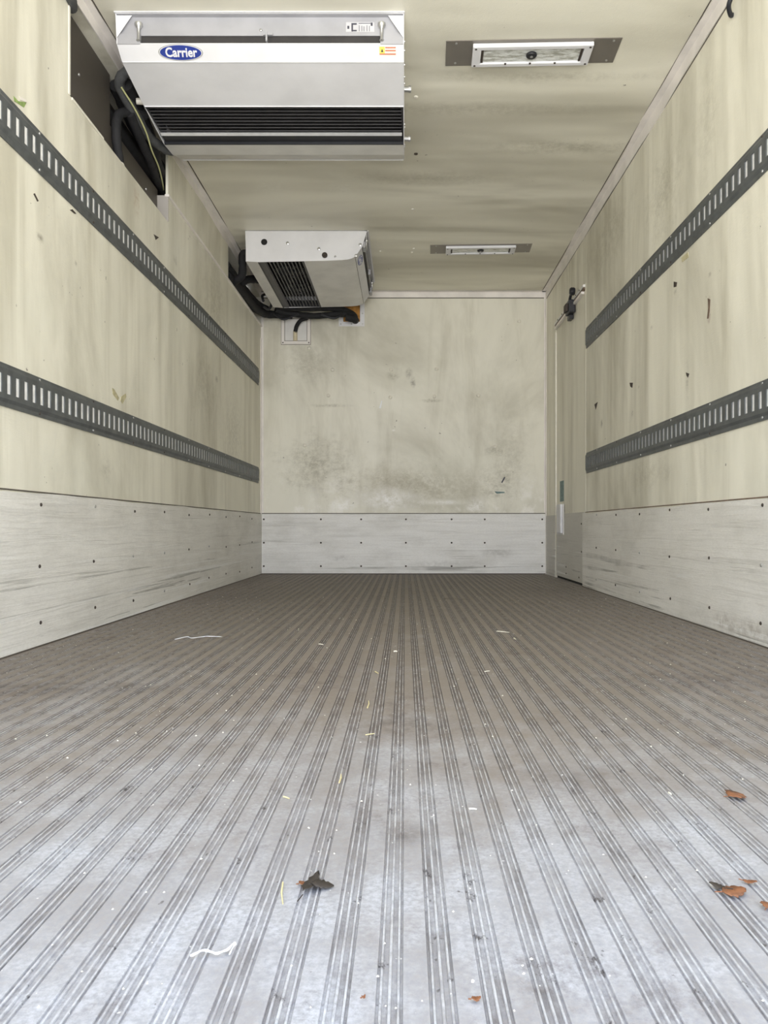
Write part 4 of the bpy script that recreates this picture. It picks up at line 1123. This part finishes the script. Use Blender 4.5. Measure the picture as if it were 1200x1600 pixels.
def leaf(px, py, ln, wd, ang, mat, label, curl=0.006):
    curl *= 0.45
    x, y = onF(px, py)
    b = MB()
    N = 10
    rows = []
    for i in range(N + 1):
        t = i / N
        w = wd * (math.sin(PI * t) ** 0.7) * (1 - 0.25 * t) + 0.0004
        jag = 1 + 0.22 * math.sin(i * 2.6 + px)
        z = 0.0015 + curl * (0.5 + 0.5 * math.sin(t * 4 + px))
        rows.append([(t - 0.5) * ln, w * jag, z])
    vv, ff = [], []
    for l, w, z in rows:
        for s_, dz in ((-1, curl * 0.25), (0, 0), (1, curl * 0.4)):
            vv.append((l, s_ * w / 2, z + dz))
    for i in range(N):
        for j in range(2):
            a = i * 3 + j
            ff.append((a, a + 1, a + 4, a + 3))
    b.add(vv, ff)
    me = bpy.data.meshes.new('leaf')
    ca, sa = math.cos(ang), math.sin(ang)
    me.from_pydata([(ca * v.x - sa * v.y, sa * v.x + ca * v.y, v.z) for v in b.v], [], b.f)
    me.materials.append(M[mat])
    o = bpy.data.objects.new('dry_leaf', me)
    C.objects.link(o)
    o.location = (x, y, 0)
    so = o.modifiers.new('thick', 'SOLIDIFY')
    so.thickness = 0.0006
    for p in me.polygons:
        p.use_smooth = True
    # stalk
    st = MB().tube([(ca * (-ln / 2), sa * (-ln / 2), 0.003), (ca * (-ln * 0.8), sa * (-ln * 0.8), 0.0035)], 0.0006, 6).build('leaf_stalk', mat, o, local=True)
    tag(o, label, 'leaf', 'dry leaves on the floor')
    return o
leaf(1147, 1397, 0.026, 0.024, 0.1, 'leaf', 'orange brown curled leaf near the open end, brightest of the leaves')
leaf(1122, 1389, 0.018, 0.012, 2.6, 'leafd', 'dark withered leaf scrap touching the orange brown leaf')
leaf(1172, 1382, 0.014, 0.008, -0.5, 'leaf', 'small brown leaf just behind the orange brown leaf')
leaf(1200, 1420, 0.014, 0.014, 0.9, 'leaf', 'brown leaf cut off by the picture edge')
leaf(1150, 1246, 0.026, 0.036, 0.3, 'leaf', 'reddish brown leaf lying farther in beside the wall with the side door')
leaf(486, 1385, 0.050, 0.014, 1.35, 'leafd', 'dark crumpled leaf standing across a groove', 0.012)
leaf(504, 1387, 0.024, 0.018, -0.05, 'leafd', 'dark narrow leaf half attached to the crumpled one', 0.006)
leaf(473, 1384, 0.009, 0.012, 0.5, 'leaf', 'tiny orange leaf fragment beside the dark crumpled leaf', 0.004)
leaf(744, 1566, 0.008, 0.006, 0.2, 'leaf', 'small brown leaf fragment closest to the open end')
leaf(568, 1563, 0.004, 0.003, 0.8, 'leaf', 'tiny brown leaf crumb at the open end between two rib groups')

def straw(px0, py0, px1, py1, r, mat, label, name='straw_piece'):
    x0, y0 = onF(px0, py0)
    x1, y1 = onF(px1, py1)
    c = Vector(((x0 + x1) / 2, (y0 + y1) / 2, 0))
    d = Vector((x1, y1, 0)) - Vector((x0, y0, 0))
    b = MB().tube([-d / 2 + Vector((0, 0, r)), Vector((d.y * 0.03, -d.x * 0.03, r * 1.4)), d / 2 + Vector((0, 0, r))], [r, r, r * 0.7], 6)
    o = b.build(name, mat)
    o.location = c
    return tag(o, label, 'straw', 'straw and splinters on the floor')
straw(442, 1380, 442, 1414, 0.0009, 'straw', 'long straw piece pointing inwards, beside the dark crumpled leaf')
straw(530, 1224, 533, 1211, 0.0012, 'straw', 'straw piece lying along a rib in the middle of the floor')
straw(443, 1246, 452, 1249, 0.0012, 'straw', 'short straw piece lying crosswise on a flat rib')
straw(574, 1107, 576, 1096, 0.0014, 'straw', 'straw piece pointing inwards, farther in than the crosswise one')
straw(571, 1149, 585, 1147, 0.0009, 'straw', 'thin straw piece lying crosswise in the middle of the floor')
straw(733, 1265, 745, 1266, 0.0013, 'splinter', 'white splinter lying crosswise right of the middle', 'wood_splinter')
straw(776, 987, 796, 989, 0.0018, 'splinter', 'pale splinter far in, on the door side of the floor', 'wood_splinter')
straw(803, 998, 806, 1000, 0.0022, 'splinter', 'tiny pale chip next to the far splinter', 'wood_splinter')
straw(586, 1050, 591, 1053, 0.0014, 'straw', 'small straw crumb midway along the floor')
straw(615, 1019, 621, 1019, 0.0022, 'splinter', 'white chip far in along the middle of the floor', 'wood_splinter')
straw(498, 1007, 505, 1008, 0.0016, 'splinter', 'pale chip far in on the pipe side of the middle', 'wood_splinter')
straw(757, 1050, 765, 1049, 0.0012, 'splinter', 'thin pale chip midway in on the door side', 'wood_splinter')
straw(1045, 1240, 1049, 1243, 0.0014, 'splinter', 'curved white chip toward the wall with the side door', 'wood_splinter')

def scrap(px, py, pts, label, h=0.004):
    x, y = onF(px, py)
    P = smoothline([(a, b_, 0.002 + h * abs(math.sin(i * 1.9))) for i, (a, b_) in enumerate(pts)], 5)
    vv, ff = [], []
    for i, p in enumerate(P):
        w = 0.0011 * (1 + 0.8 * math.sin(i * 1.3)) * (0.3 if i in (0, len(P) - 1) else 1)
        tt = (P[min(i + 1, len(P) - 1)] - P[max(i - 1, 0)]).normalized()
        s_ = Vector((-tt.y, tt.x, 0)) * w
        vv += [p - s_, p + Vector((0, 0, 0.0015)), p + s_]
    for i in range(len(P) - 1):
        for j in range(2):
            ff.append((i * 3 + j, i * 3 + j + 1, i * 3 + j + 4, i * 3 + j + 3))
    o = MB().add(vv, ff).build('plastic_scrap', 'fluff', None, True)
    o.location = (x, y, 0)
    so = o.modifiers.new('thick', 'SOLIDIFY')
    so.thickness = 0.0005
    return tag(o, label, 'scrap')
scrap(335, 1500, [(-0.022, 0.002), (-0.010, 0.006), (0.0, 0.003), (0.008, 0.008), (0.014, 0.018), (0.012, 0.004)], 'crumpled white plastic scrap nearest the open end', 0.003)
scrap(308, 999, [(-0.07, -0.02), (-0.035, 0.005), (-0.015, -0.012), (0.012, 0.02), (0.035, 0.015), (0.075, 0.04)], 'long torn white plastic scrap far in beside the pipe side wall', 0.006)
# sprinkled grit and crumbs
b = MB()
for i in range(420):
    y = 0.6 + 3.6 * random.random() ** 1.5
    x = random.uniform(XL + 0.03, XR - 0.03)
    s_ = random.uniform(0.0004, 0.0012) * (1 + y * 0.35)
    a = random.uniform(0, PI)
    dx, dy = math.cos(a) * s_, math.sin(a) * s_ * 1.4
    b.add([(x - dx, y - dy, 0), (x + dy, y - dx, 0), (x + dx, y + dy, 0), (x - dy, y + dx, 0), (x, y, s_ * 1.1)], [(0, 1, 4), (1, 2, 4), (2, 3, 4), (3, 0, 4), (3, 2, 1, 0)])
tag(b.build('floor_grit', 'splinter'), 'pale grit and crumbs sprinkled over the ribbed floor', 'grit', None, 'stuff')
